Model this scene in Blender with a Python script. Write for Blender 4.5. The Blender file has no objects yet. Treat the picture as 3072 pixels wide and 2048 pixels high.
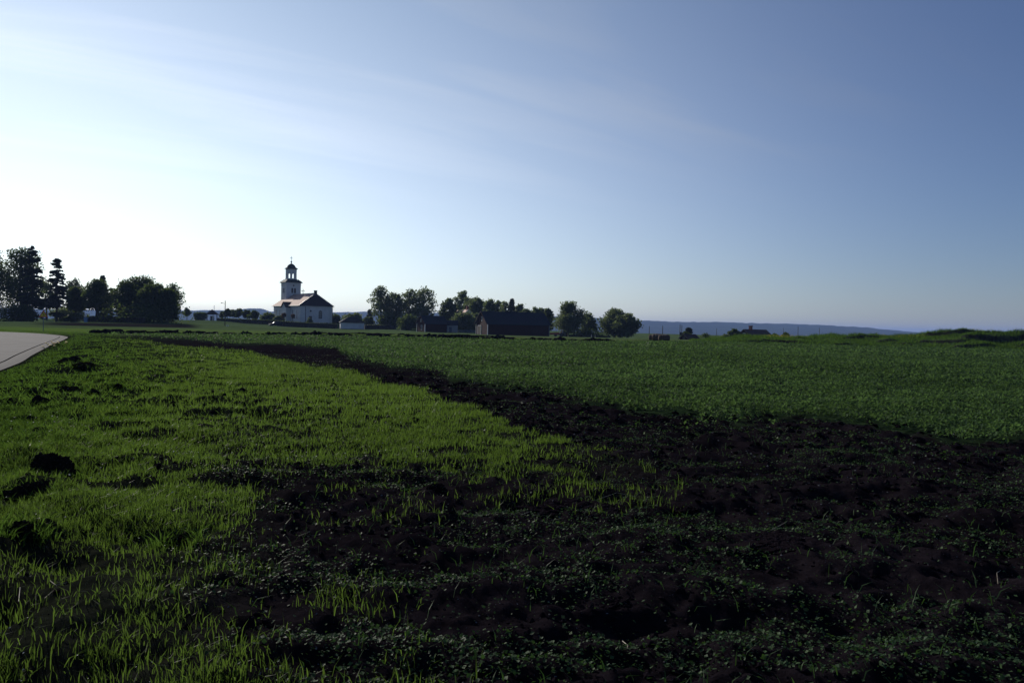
import bpy, bmesh, math, random
import numpy as np
from mathutils import Vector, Matrix

# ------------------------------------------------------------------ camera, sky, sun, exposure
scene = bpy.context.scene
COL = scene.collection
R = math.radians
FPX, CX, CY = 2306.0, 1536.0, 1024.0          # focal length and centre in photo pixels
EYE = np.array([0.0, 0.0, 1.70])
PITCH, ROLL = R(1.22), R(1.2)
_r0 = np.array([1.0, 0, 0]); FWD = np.array([0, math.cos(PITCH), -math.sin(PITCH)])
_u0 = np.cross(_r0, FWD)
RIGHT = math.cos(ROLL) * _r0 + math.sin(ROLL) * _u0
UP = -math.sin(ROLL) * _r0 + math.cos(ROLL) * _u0

cam_data = bpy.data.cameras.new('camera')
cam = bpy.data.objects.new('camera', cam_data); COL.objects.link(cam)
cam_data.sensor_width = 36.0; cam_data.lens = FPX / 3072 * 36.0
cam_data.clip_start = 0.1; cam_data.clip_end = 40000
m = Matrix.Identity(4)
for i in range(3):
    m[i][0] = RIGHT[i]; m[i][1] = UP[i]; m[i][2] = -FWD[i]; m[i][3] = EYE[i]
cam.matrix_world = m
scene.camera = cam

SKY_STRENGTH, SKY_TINT, AUREOLE = 0.057, (0.98, 1.06, 1.38), (1.5, 2.6, 2.8)
HAZE_DENSITY, HAZE_COLOR = 0.000125, (0.36, 0.53, 1.0, 1)
SUN_AZ, SUN_EL = R(-37.0), R(25.0)             # azimuth from +Y, clockwise
sun_vec = Vector((math.sin(SUN_AZ) * math.cos(SUN_EL), math.cos(SUN_AZ) * math.cos(SUN_EL), math.sin(SUN_EL)))
world = bpy.data.worlds.new('World'); scene.world = world; world.use_nodes = True
nt = world.node_tree; nt.nodes.clear()
def N(nt, t, **kw):
    n = nt.nodes.new(t)
    for k, v in kw.items(): setattr(n, k, v)
    return n
sky = N(nt, 'ShaderNodeTexSky', sky_type='NISHITA', sun_disc=False, sun_elevation=SUN_EL, sun_rotation=SUN_AZ,
        altitude=120, air_density=1.0, dust_density=0.15, ozone_density=3.0)
tc = N(nt, 'ShaderNodeTexCoord')
# thin cirrus: direction projected on a high flat layer, stretched noise
sep = N(nt, 'ShaderNodeSeparateXYZ'); nt.links.new(tc.outputs['Generated'], sep.inputs[0])
zc = N(nt, 'ShaderNodeMath', operation='ADD'); zc.inputs[1].default_value = 0.12; nt.links.new(sep.outputs[2], zc.inputs[0])
zm = N(nt, 'ShaderNodeMath', operation='MAXIMUM'); zm.inputs[1].default_value = 0.05; nt.links.new(zc.outputs[0], zm.inputs[0])
dx = N(nt, 'ShaderNodeMath', operation='DIVIDE'); nt.links.new(sep.outputs[0], dx.inputs[0]); nt.links.new(zm.outputs[0], dx.inputs[1])
dy = N(nt, 'ShaderNodeMath', operation='DIVIDE'); nt.links.new(sep.outputs[1], dy.inputs[0]); nt.links.new(zm.outputs[0], dy.inputs[1])
cmb = N(nt, 'ShaderNodeCombineXYZ'); nt.links.new(dx.outputs[0], cmb.inputs[0]); nt.links.new(dy.outputs[0], cmb.inputs[1])
mp = N(nt, 'ShaderNodeMapping', vector_type='TEXTURE'); nt.links.new(cmb.outputs[0], mp.inputs[0])
mp.inputs['Rotation'].default_value = (0, 0, R(30)); mp.inputs['Scale'].default_value = (2.3, 0.42, 1.0)
mp.inputs['Location'].default_value = (0.3, 0.2, 0.0)
nz = N(nt, 'ShaderNodeTexNoise'); nz.inputs['Scale'].default_value = 1.25; nz.inputs['Detail'].default_value = 7.0
nz.inputs['Roughness'].default_value = 0.52; nz.inputs['Distortion'].default_value = 0.55
nt.links.new(mp.outputs[0], nz.inputs['Vector'])
cr = N(nt, 'ShaderNodeMapRange'); cr.inputs['From Min'].default_value = 0.47; cr.inputs['From Max'].default_value = 0.84
cr.inputs['To Min'].default_value = 0.0; cr.inputs['To Max'].default_value = 0.5
nt.links.new(nz.outputs[0], cr.inputs['Value'])
ce = N(nt, 'ShaderNodeMapRange', interpolation_type='SMOOTHSTEP'); ce.inputs['From Min'].default_value = 0.10; ce.inputs['From Max'].default_value = 0.30
nt.links.new(sep.outputs[2], ce.inputs['Value'])
cf = N(nt, 'ShaderNodeMath', operation='MULTIPLY'); nt.links.new(cr.outputs[0], cf.inputs[0]); nt.links.new(ce.outputs[0], cf.inputs[1])
# slide film renders the sky cooler than the model; thin veil cloud adds a pale aureole round the sun
tintn = N(nt, 'ShaderNodeVectorMath', operation='MULTIPLY'); tintn.inputs[1].default_value = SKY_TINT
nt.links.new(sky.outputs[0], tintn.inputs[0])
dt = N(nt, 'ShaderNodeVectorMath', operation='DOT_PRODUCT'); dt.inputs[1].default_value = tuple(sun_vec)
nt.links.new(tc.outputs['Generated'], dt.inputs[0])
dm = N(nt, 'ShaderNodeMath', operation='MAXIMUM'); dm.inputs[1].default_value = 0.0; nt.links.new(dt.outputs['Value'], dm.inputs[0])
pw = N(nt, 'ShaderNodeMath', operation='POWER'); pw.inputs[1].default_value = 4.5; nt.links.new(dm.outputs[0], pw.inputs[0])
au = N(nt, 'ShaderNodeVectorMath', operation='SCALE'); au.inputs[0].default_value = AUREOLE; nt.links.new(pw.outputs[0], au.inputs['Scale'])
# dusty air brightens the sunward horizon
iz = N(nt, 'ShaderNodeMath', operation='SUBTRACT'); iz.inputs[0].default_value = 1.0; iz.use_clamp = True
za = N(nt, 'ShaderNodeMath', operation='ABSOLUTE'); nt.links.new(sep.outputs[2], za.inputs[0]); nt.links.new(za.outputs[0], iz.inputs[1])
ip = N(nt, 'ShaderNodeMath', operation='POWER'); ip.inputs[1].default_value = 3.1; nt.links.new(iz.outputs[0], ip.inputs[0])
dp = N(nt, 'ShaderNodeMath', operation='POWER'); dp.inputs[1].default_value = 3.4; nt.links.new(dm.outputs[0], dp.inputs[0])
hm = N(nt, 'ShaderNodeMath', operation='MULTIPLY'); nt.links.new(ip.outputs[0], hm.inputs[0]); nt.links.new(dp.outputs[0], hm.inputs[1])
hg = N(nt, 'ShaderNodeVectorMath', operation='SCALE'); hg.inputs[0].default_value = (24.5, 24.4, 20.2); nt.links.new(hm.outputs[0], hg.inputs['Scale'])
b0 = N(nt, 'ShaderNodeVectorMath', operation='ADD'); nt.links.new(tintn.outputs[0], b0.inputs[0]); nt.links.new(hg.outputs[0], b0.inputs[1])
base = N(nt, 'ShaderNodeVectorMath', operation='ADD'); nt.links.new(b0.outputs[0], base.inputs[0]); nt.links.new(au.outputs[0], base.inputs[1])
# cloud light follows the brightness of the sky behind it
bw = N(nt, 'ShaderNodeRGBToBW'); nt.links.new(base.outputs[0], bw.inputs[0])
bm_ = N(nt, 'ShaderNodeMath', operation='MULTIPLY'); bm_.inputs[1].default_value = 1.45; nt.links.new(bw.outputs[0], bm_.inputs[0])
cc = N(nt, 'ShaderNodeCombineColor')
for i, f_ in enumerate((0.93, 1.0, 1.12)):
    cm_ = N(nt, 'ShaderNodeMath', operation='MULTIPLY'); cm_.inputs[1].default_value = f_; nt.links.new(bm_.outputs[0], cm_.inputs[0]); nt.links.new(cm_.outputs[0], cc.inputs[i])
cs_ = N(nt, 'ShaderNodeMapRange', interpolation_type='SMOOTHSTEP'); cs_.inputs['From Min'].default_value = 0.30; cs_.inputs['From Max'].default_value = 0.85   # thin ice cloud shows by forward scattering
nt.links.new(dm.outputs[0], cs_.inputs['Value'])
cg = N(nt, 'ShaderNodeMath', operation='MULTIPLY'); nt.links.new(cf.outputs[0], cg.inputs[0]); nt.links.new(cs_.outputs[0], cg.inputs[1])
mix = N(nt, 'ShaderNodeMix', data_type='RGBA'); nt.links.new(cg.outputs[0], mix.inputs[0])
nt.links.new(base.outputs[0], mix.inputs[6]); nt.links.new(cc.outputs[0], mix.inputs[7])
bg = N(nt, 'ShaderNodeBackground'); bg.inputs[1].default_value = SKY_STRENGTH
nt.links.new(mix.outputs[2], bg.inputs[0])
wo = N(nt, 'ShaderNodeOutputWorld'); nt.links.new(bg.outputs[0], wo.inputs[0])

sd = bpy.data.lights.new('sun', 'SUN'); sd.energy = 5.0; sd.angle = R(0.5); sd.color = (1.0, 0.93, 0.82)
sun = bpy.data.objects.new('sun', sd); COL.objects.link(sun)
sun.rotation_euler = sun_vec.to_track_quat('Z', 'Y').to_euler(); sun.location = (-60, 60, 80)
vs = scene.view_settings
vs.view_transform = 'Standard'; vs.look = 'None'; vs.gamma = 1.0; vs.exposure = -0.20; vs.use_curve_mapping = False
scene.cycles.use_denoising = True
scene.cycles.max_bounces = 6; scene.cycles.diffuse_bounces = 3; scene.cycles.glossy_bounces = 2
scene.cycles.transmission_bounces = 4; scene.cycles.volume_bounces = 0; scene.cycles.transparent_max_bounces = 6
scene.cycles.sample_clamp_indirect = 4.0

# ------------------------------------------------------------------ helpers
rng = np.random.default_rng(7)

def ray(px, py):
    return FWD + RIGHT * ((px - CX) / FPX) - UP * ((py - CY) / FPX)
def P(px, py, Y):
    d = ray(px, py); return EYE + d * (Y / d[1])
def hor(px):                                   # photo row of the horizon in column px
    return 975.0 + (px - 1536.0) * math.tan(ROLL)
def to_px(x, y, z):
    v0, v1, v2 = x - EYE[0], y - EYE[1], z - EYE[2]
    w = v0 * FWD[0] + v1 * FWD[1] + v2 * FWD[2]
    w = np.where(w > 0.3, w, 0.3)
    return (CX + FPX * (v0 * RIGHT[0] + v1 * RIGHT[1] + v2 * RIGHT[2]) / w,
            CY - FPX * (v0 * UP[0] + v1 * UP[1] + v2 * UP[2]) / w)
def on_flat(px, py):
    d = ray(px, py); t = -EYE[2] / d[2]; return EYE + d * t

def hash2(ix, iy, seed):
    h = (ix.astype(np.int64) * 374761393 + iy.astype(np.int64) * 668265263 + seed * 1274126177) & 0xFFFFFFFF
    h = ((h ^ (h >> 13)) * 1274126177) & 0xFFFFFFFF
    h = ((h ^ (h >> 16)) * 2246822519) & 0xFFFFFFFF
    return ((h ^ (h >> 15)) & 0xFFFFFF) / float(0xFFFFFF)
def vnoise(x, y, seed=0):
    x = np.asarray(x, float); y = np.asarray(y, float)
    ix = np.floor(x); iy = np.floor(y); fx = x - ix; fy = y - iy
    fx = fx * fx * (3 - 2 * fx); fy = fy * fy * (3 - 2 * fy)
    a = hash2(ix, iy, seed); b = hash2(ix + 1, iy, seed); c = hash2(ix, iy + 1, seed); d = hash2(ix + 1, iy + 1, seed)
    return (a * (1 - fx) + b * fx) * (1 - fy) + (c * (1 - fx) + d * fx) * fy
def fbm(x, y, o=4, seed=0):
    s = 0; a = 0.5
    for i in range(o):
        s = s + a * vnoise(x * 2 ** i + 17.3 * i, y * 2 ** i - 9.1 * i, seed + i); a *= 0.5
    return s / (1 - 0.5 ** o)
def sstep(a, b, x):
    t = np.clip((x - a) / (b - a), 0, 1); return t * t * (3 - 2 * t)

# ------------------------------------------------------------------ terrain height
ANCH = [  # photo column, row of the ground there, distance
    (-200, 962, 185), (60, 966, 185), (170, 966, 187), (300, 965, 190), (430, 967, 182), (540, 966, 186),
    (562, 960, 270), (635, 961, 288), (675, 981, 190), (760, 972, 262), (900, 982, 264), (1000, 986, 260),
    (860, 968, 292), (930, 969.5, 288), (985, 970.5, 290), (870, 967, 310),
    (1050, 988, 258), (1200, 987, 285), (1300, 995, 243), (1390, 998, 250), (1440, 1001.5, 232), (1640, 1008.5, 222),
    (1720, 1012, 236), (1860, 1015, 245), (2065, 1020, 170), (2270, 1018, 270), (2500, 1019, 270), (2900, 1030, 270),
    (1200, 1006, 108), (700, 997, 105), (1536, 1016, 100), (1960, 1022, 120), (2040, 1023, 120), (2300, 1026, 125), (2700, 1036, 125), (3200, 1046, 125)]
AP = np.array([P(*a) for a in ANCH])
SCARPS = [  # photo columns from, to; distance; height of the bare slumped face
    (2195, 2300, 99.0, .30), (2270, 2420, 100.5, .42), (2285, 2335, 105.0, .30), (2375, 2425, 110.0, .34), (2490, 2560, 99.5, .30), (2525, 2645, 109.5, .40),
    (2625, 2695, 104.0, .42), (2690, 2745, 101.0, .28), (2750, 2905, 103.5, .36), (2760, 3110, 112.0, .62), (2880, 3200, 105.5, .80), (2850, 2985, 98.5, .36), (3050, 3300, 100.0, .5)]
def scarp_h(x, y):
    px = CX + FPX * x / np.maximum(y, 1.0); h = np.zeros_like(x); cut = np.zeros_like(x)
    wob = 1.6 * (fbm(x / 2.2, x * 0 + 4.0, 3, 55) - 0.5); ns = fbm(x / 1.5, y / 1.1, 3, 56)
    for i, (p0, p1, ys, hh) in enumerate(SCARPS):
        m = sstep(p0 - 12, p0 + 25, px) * (1 - sstep(p1 - 25, p1 + 12, px)); yy = y - ys - wob - 0.9 * np.sin((px - p0) / (p1 - p0) * 3.1 + i)
        hh_ = hh * m * (0.55 + 0.9 * ns)
        h += hh_ * sstep(0.0, 0.45, yy) * (1 - sstep(0.9, 5.5, yy))
        cut = np.maximum(cut, m * sstep(-0.30, 0.0, yy) * (1 - sstep(0.35, 0.75, yy)) * sstep(0.30, 0.42, ns + 0.12 * m))
    return h, cut
def bank_h(x, y):
    az = x / np.maximum(y, 1.0)
    crest = np.interp(az, [0.20, 0.25, 0.29, 0.325, 0.38, 0.42, 0.46, 0.51, 0.55, 0.595, 0.64, 0.8],
                      [0.0, 0.2, 0.55, 0.8, 0.85, 1.15, 1.2, 1.35, 1.55, 2.05, 1.9, 1.9])
    crest = crest * (0.84 + 0.32 * fbm(x / 4.0, y / 4.0, 3, 51))
    yy = y + 5.0 * (fbm(x / 14.0, y * 0 + 3.0, 2, 53) - 0.5)
    return crest * sstep(95.0, 115.0, yy) * (1 - sstep(118, 138, yy)) + scarp_h(x, y)[0]
def terrain(x, y):
    x = np.asarray(x, float); y = np.asarray(y, float)
    r = np.hypot(x, y)
    sw = np.zeros_like(x); sz = np.zeros_like(x)
    for a in AP:
        w = 1.0 / ((x - a[0]) ** 2 + (y - a[1]) ** 2 + 36.0) ** 1.6
        sw += w; sz += w * a[2]
    mid = sz / sw
    z = mid * sstep(80, 118, r) * (1 - sstep(330, 900, r))
    right = sstep(-0.25, 0.1, x / np.maximum(y, 1.0))
    drop = -2.0 * sstep(300, 600, r) - (30 + 22 * right) * sstep(500, 2400, r)
    z = z + drop
    z = z + np.where(y > 60, bank_h(x, y), 0.0)
    return z
def gz(x, y): return float(terrain(np.array([x]), np.array([y]))[0])

# ------------------------------------------------------------------ ground cover layout
UX = [-900, 300, 500, 731, 1005, 1045, 1306, 1437, 1700, 1894, 2220, 2612, 3004, 3800]
UY = [994, 997, 1013, 1028, 1041, 1076, 1123, 1150, 1190, 1234, 1267, 1280, 1325, 1400]
GX = [-900, 290, 548, 757, 810, 993, 1175, 1319, 1476, 1541, 1698, 1828, 1933, 1990]
GY = [1002, 1008, 1045, 1058, 1077, 1110, 1156, 1195, 1241, 1286, 1319, 1339, 1384, 1430]
LX = [640, 580, 580, 620, 620, 600, 590, 570, 560, 600, 600]
LY = [2100, 1900, 1800, 1700, 1600, 1500, 1400, 1300, 1200, 1050, 1000]
ROAD_R = np.array([(-8.5, -12.0), (-9.5, 4.0), (-13.0, 17.0)] + [tuple(on_flat(*p)[:2]) for p in
                  [(36, 1094), (96, 1062), (152, 1034), (192, 1017), (198, 1009), (150, 1002.5), (46, 996)]] + [(-66, 84), (-95, 92), (-140, 97)])
def polyline_smooth(p, n=6):
    out = []
    q = np.vstack([2 * p[0] - p[1], p, 2 * p[-1] - p[-2]])
    for i in range(1, len(q) - 2):
        for t in np.linspace(0, 1, n, endpoint=False):
            t2, t3 = t * t, t * t * t
            out.append(0.5 * ((2 * q[i]) + (q[i + 1] - q[i - 1]) * t + (2 * q[i - 1] - 5 * q[i] + 4 * q[i + 1] - q[i + 2]) * t2
                              + (3 * q[i] - q[i - 1] - 3 * q[i + 1] + q[i + 2]) * t3))
    out.append(q[-2]); return np.array(out)
ROAD_R = polyline_smooth(ROAD_R)
_t = np.gradient(ROAD_R, axis=0); _t /= np.linalg.norm(_t, axis=1)[:, None]
ROAD_NL = np.stack([-_t[:, 1], _t[:, 0]], 1)    # towards the left of travel
def road_dist(x, y):
    """signed distance to the road's right edge: negative on the asphalt side"""
    best = np.full(x.shape, 1e9); sgn = np.ones(x.shape)
    for i in range(len(ROAD_R) - 1):
        a, b = ROAD_R[i], ROAD_R[i + 1]; d = b - a
        t = np.clip(((x - a[0]) * d[0] + (y - a[1]) * d[1]) / (d @ d), 0, 1)
        ex = x - a[0] - t * d[0]; ey = y - a[1] - t * d[1]
        dd = np.hypot(ex, ey); u = dd < best
        best = np.where(u, dd, best); sgn = np.where(u, np.where(d[0] * ey - d[1] * ex > 0, -1, 1), sgn)
    return best * sgn

def cover(x, y):
    """densities of cereal grass, broad-leaved crop; and how bare the soil is"""
    px, py = to_px(x, y, np.zeros_like(x))
    r = np.hypot(x, y)
    n1 = fbm(x / 1.4, y / 1.4, 4, 11) - 0.5
    n2 = fbm(x / 0.35, y / 0.35, 3, 21) - 0.5
    k = np.clip((py - 975) / 300, 0.05, 1.3)       # photo pixels per metre grow towards the viewer
    e = (n1 * 70 + n2 * 50) * k
    clover = sstep(-10, 30 * np.maximum(k, .25), np.interp(px, UX, UY) - py + e * 1.5)
    gtop = sstep(-8, 14 * np.maximum(k, .3), py - np.interp(px, GX, GY) + e * 0.55)
    gbot = sstep(-110, 150, np.interp(px, [600, 800, 914, 1175, 1371, 1567, 1700, 1990], [1385, 1392, 1388, 1410, 1406, 1422, 1428, 1436]) - py + e * 1.5)
    A = gtop * gbot * (px < 2050)
    hole = np.exp(-(((px - 760) / 300) ** 2 + ((py - 1265) / 90) ** 2))
    A = A * (1 - 0.75 * hole * sstep(-0.12, 0.12, n1 + 0.6 * n2 + 0.05))
    L = np.interp(-py, [-v for v in LY], LX)
    C = sstep(-360, 150, L - px + e * 1.6) ** 1.3 * gtop
    sparse = 0.24 * sstep(-520, 40, L + 300 - px + e * 1.3) * sstep(-0.12, 0.2, n2 + n1 * 0.8) * gtop
    g = np.maximum(np.maximum(A, C), sparse)
    side = (y < 2.0)
    g = np.where(side, np.where(x < -0.8, 0.9, 0.15), g); clover = np.where(side, 0, clover)
    g = np.where((px < -900) & ~side, 0.9, g)
    rd = road_dist(x, y)
    far = sstep(70, 92, r)
    return g, clover, rd, far, n1, n2

# ------------------------------------------------------------------ materials
MATS = {}
def newmat(name):
    mt = bpy.data.materials.new(name); mt.use_nodes = True
    MATS[name] = mt
    return mt, mt.node_tree, mt.node_tree.nodes['Principled BSDF'], mt.node_tree.nodes['Material Output']
def mat(name, col, rough=0.8, var=0.25, scale=3.0, spec=0.4, metal=0.0, bump=0.0, stretch=None, col2=None):
    if name in MATS: return MATS[name]
    mt, t, b, o = newmat(name)
    b.inputs['Roughness'].default_value = rough; b.inputs['Metallic'].default_value = metal
    b.inputs['Specular IOR Level'].default_value = spec
    tcn = N(t, 'ShaderNodeTexCoord'); vec = tcn.outputs['Object']
    if stretch:
        mpn = N(t, 'ShaderNodeMapping'); mpn.inputs['Scale'].default_value = stretch; t.links.new(vec, mpn.inputs[0]); vec = mpn.outputs[0]
    nn = N(t, 'ShaderNodeTexNoise'); nn.inputs['Scale'].default_value = scale; nn.inputs['Detail'].default_value = 6
    t.links.new(vec, nn.inputs['Vector'])
    mx = N(t, 'ShaderNodeMix', data_type='RGBA')
    c = np.array(col); c2 = np.array(col2) if col2 else c * (1 + var)
    mx.inputs[6].default_value = (*np.clip(c * (1 - var), 0, 1), 1); mx.inputs[7].default_value = (*np.clip(c2, 0, 1), 1)
    rr = N(t, 'ShaderNodeMapRange'); rr.inputs['From Min'].default_value = 0.3; rr.inputs['From Max'].default_value = 0.7
    t.links.new(nn.outputs[0], rr.inputs[0]); t.links.new(rr.outputs[0], mx.inputs[0]); t.links.new(mx.outputs[2], b.inputs['Base Color'])
    if bump:
        bn = N(t, 'ShaderNodeBump'); bn.inputs['Strength'].default_value = bump; bn.inputs['Distance'].default_value = 0.05
        t.links.new(nn.outputs[0], bn.inputs['Height']); t.links.new(bn.outputs[0], b.inputs['Normal'])
    return mt
def leafmat(name, dark, light, trans, tw=0.45, rough=0.45, spec=0.4):
    """two-sided leaf: some light is reflected, some shines through; 'tint' varies leaf by leaf"""
    mt, t, b, o = newmat(name)
    at = N(t, 'ShaderNodeAttribute', attribute_name='tint')
    mx = N(t, 'ShaderNodeMix', data_type='RGBA'); mx.inputs[6].default_value = (*dark, 1); mx.inputs[7].default_value = (*light, 1)
    t.links.new(at.outputs['Fac'], mx.inputs[0]); t.links.new(mx.outputs[2], b.inputs['Base Color'])
    b.inputs['Roughness'].default_value = rough; b.inputs['Specular IOR Level'].default_value = spec
    mt2 = N(t, 'ShaderNodeMix', data_type='RGBA'); mt2.inputs[6].default_value = (*(np.array(trans) * 0.55), 1); mt2.inputs[7].default_value = (*trans, 1)
    t.links.new(at.outputs['Fac'], mt2.inputs[0])
    tr = N(t, 'ShaderNodeBsdfTranslucent'); t.links.new(mt2.outputs[2], tr.inputs[0])
    ms = N(t, 'ShaderNodeMixShader'); ms.inputs[0].default_value = tw
    t.links.new(b.outputs[0], ms.inputs[1]); t.links.new(tr.outputs[0], ms.inputs[2]); t.links.new(ms.outputs[0], o.inputs['Surface'])
    return mt
M_CEREAL = leafmat('young_cereal_leaf', (0.020, 0.042, 0.010), (0.058, 0.100, 0.020), (0.112, 0.188, 0.027), 0.55, 0.5, 0.06)
M_VERGE = leafmat('verge_grass_leaf', (0.02, 0.045, 0.012), (0.045, 0.08, 0.016), (0.10, 0.19, 0.026), 0.5, 0.6, 0.0)
M_CLOVER = leafmat('broad_crop_leaf', (0.026, 0.055, 0.024), (0.070, 0.122, 0.044), (0.105, 0.19, 0.048), 0.45, 0.6, 0.04)
M_WEED = leafmat('seedling_leaf', (0.022, 0.046, 0.022), (0.056, 0.098, 0.040), (0.06, 0.13, 0.02), 0.3, 0.55, 0.06)
M_TREE = leafmat('broadleaf_foliage', (0.020, 0.032, 0.012), (0.045, 0.065, 0.022), (0.11, 0.16, 0.03), 0.42, 0.6, 0.1)
M_TREE2 = leafmat('light_hazed_foliage', (0.048, 0.068, 0.036), (0.105, 0.140, 0.066), (0.17, 0.22, 0.07), 0.45, 0.6, 0.1)  # pale leaves, lightened and blued further to paint in distance haze
M_CONIFER = leafmat('conifer_needles', (0.012, 0.022, 0.012), (0.025, 0.040, 0.020), (0.02, 0.03, 0.01), 0.2, 0.7, 0.2)
M_RUST = leafmat('reddish_young_foliage', (0.08, 0.055, 0.03), (0.13, 0.08, 0.045), (0.16, 0.09, 0.04), 0.4, 0.6, 0.2)
M_YEL = leafmat('yellow_petals', (0.45, 0.33, 0.02), (0.6, 0.45, 0.03), (0.5, 0.4, 0.03), 0.3, 0.6, 0.2)
M_STRAW = mat('dry_straw', (0.15, 0.125, 0.09), 0.6, 0.3, 20)
M_BARK = mat('bark', (0.035, 0.028, 0.022), 0.9, 0.35, 4, 0.2, bump=0.4)
M_SOIL = mat('black_soil', (0.0085, 0.0066, 0.0090), 1.0, 0.4, 14, 0.0, bump=0.6)
M_TURFSOIL = mat('turf_soil', (0.017, 0.0135, 0.0115), 1.0, 0.4, 18, 0.0, bump=0.7)
M_WHITE = mat('lime_washed_plaster', (0.57, 0.565, 0.56), 0.9, 0.10, 0.6, 0.2)
M_PAINT = mat('white_paint', (0.62, 0.61, 0.59), 0.6, 0.08, 2)
M_RED = mat('falu_red_boards', (0.029, 0.0075, 0.0075), 0.9, 0.35, 2.5, 0.15, stretch=(6, 6, 0.5))
M_DROOF = mat('dark_sheet_roof', (0.016, 0.021, 0.032), 0.8, 0.3, 1.0, 0.15, stretch=(4, 4, 0.6))
M_TILE = mat('clay_tile_roof', (0.40, 0.25, 0.19), 0.8, 0.22, 2.2, 0.4)
M_OLDTILE = mat('old_brown_tile_roof', (0.055, 0.026, 0.022), 0.8, 0.3, 2.5, 0.3)
M_SHINGLE = mat('tarred_shingle', (0.024, 0.018, 0.018), 0.8, 0.3, 3, 0.3)
M_COPPER = mat('dark_copper_sheet', (0.035, 0.042, 0.038), 0.8, 0.3, 2, 0.25)
M_ZINC = mat('zinc_sheet', (0.45, 0.44, 0.42), 0.45, 0.15, 2, 0.5, metal=0.6)
M_GLASS = mat('dark_window_glass', (0.012, 0.015, 0.022), 0.12, 0.2, 1, 0.5)
M_IRON = mat('dark_iron', (0.02, 0.02, 0.022), 0.6, 0.2, 3, 0.4)
M_WOOD = mat('grey_weathered_wood', (0.09, 0.08, 0.07), 0.9, 0.3, 4, 0.2, stretch=(5, 5, 0.6))
M_BRICK = mat('red_brick', (0.18, 0.07, 0.05), 0.9, 0.25, 6, 0.2)
M_STONE = mat('pale_field_stone', (0.13, 0.13, 0.14), 0.9, 0.3, 10, 0.1)
M_BALE = mat('old_brown_hay', (0.085, 0.062, 0.048), 0.95, 0.35, 7, 0.1, bump=0.6, stretch=(1, 6, 6))
M_BLUE = mat('faded_blue_paint', (0.10, 0.19, 0.36), 0.5, 0.15, 3)
M_DBLUE = mat('blue_grey_paint', (0.10, 0.13, 0.20), 0.6, 0.2, 3)
M_SIGNY = mat('sign_yellow', (0.55, 0.38, 0.03), 0.5, 0.1, 3)
M_SIGNR = mat('sign_red', (0.42, 0.03, 0.02), 0.5, 0.1, 3)
M_BLACK = mat('black_print', (0.012, 0.012, 0.012), 0.6, 0.1, 3)
M_TRED = mat('red_machine_paint', (0.25, 0.025, 0.02), 0.45, 0.2, 3)
M_RUBBER = mat('tyre_rubber', (0.018, 0.018, 0.018), 0.85, 0.2, 8)
M_CARP = mat('dark_car_paint', (0.012, 0.013, 0.018), 0.75, 0.1, 2, 0.1)
M_CARGLASS = mat('car_glass', (0.02, 0.022, 0.025), 0.06, 0.1, 1, 0.6)
M_GREYP = mat('pale_grey_boards', (0.30, 0.31, 0.33), 0.8, 0.2, 3, stretch=(5, 5, .5))

def asphalt():
    mt, t, b, o = newmat('worn_asphalt')
    tcn = N(t, 'ShaderNodeTexCoord')
    n1 = N(t, 'ShaderNodeTexNoise'); n1.inputs['Scale'].default_value = 0.5; n1.inputs['Detail'].default_value = 8
    n2 = N(t, 'ShaderNodeTexNoise'); n2.inputs['Scale'].default_value = 30; n2.inputs['Detail'].default_value = 4
    for n in (n1, n2): t.links.new(tcn.outputs['Object'], n.inputs['Vector'])
    ad = N(t, 'ShaderNodeMix', data_type='RGBA'); ad.inputs[0].default_value = 0.5
    t.links.new(n1.outputs[0], ad.inputs[6]); t.links.new(n2.outputs[0], ad.inputs[7])
    r = N(t, 'ShaderNodeValToRGB'); t.links.new(ad.outputs[2], r.inputs[0])
    r.color_ramp.elements[0].position = 0.36; r.color_ramp.elements[0].color = (0.016, 0.016, 0.023, 1)
    r.color_ramp.elements[1].position = 0.66; r.color_ramp.elements[1].color = (0.038, 0.037, 0.050, 1)
    t.links.new(r.outputs[0], b.inputs['Base Color']); b.inputs['Roughness'].default_value = 0.9; b.inputs['Specular IOR Level'].default_value = 0.09; b.inputs['Specular Tint'].default_value = (0.68, 0.70, 1.0, 1)
    bn = N(t, 'ShaderNodeBump'); bn.inputs['Strength'].default_value = 0.35; bn.inputs['Distance'].default_value = 0.01
    t.links.new(n2.outputs[0], bn.inputs['Height']); t.links.new(bn.outputs[0], b.inputs['Normal'])
    return mt
M_ASPH = asphalt()
M_GRAVEL = mat('pale_gravel', (0.20, 0.185, 0.17), 0.9, 0.25, 6, 0.2)

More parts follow.
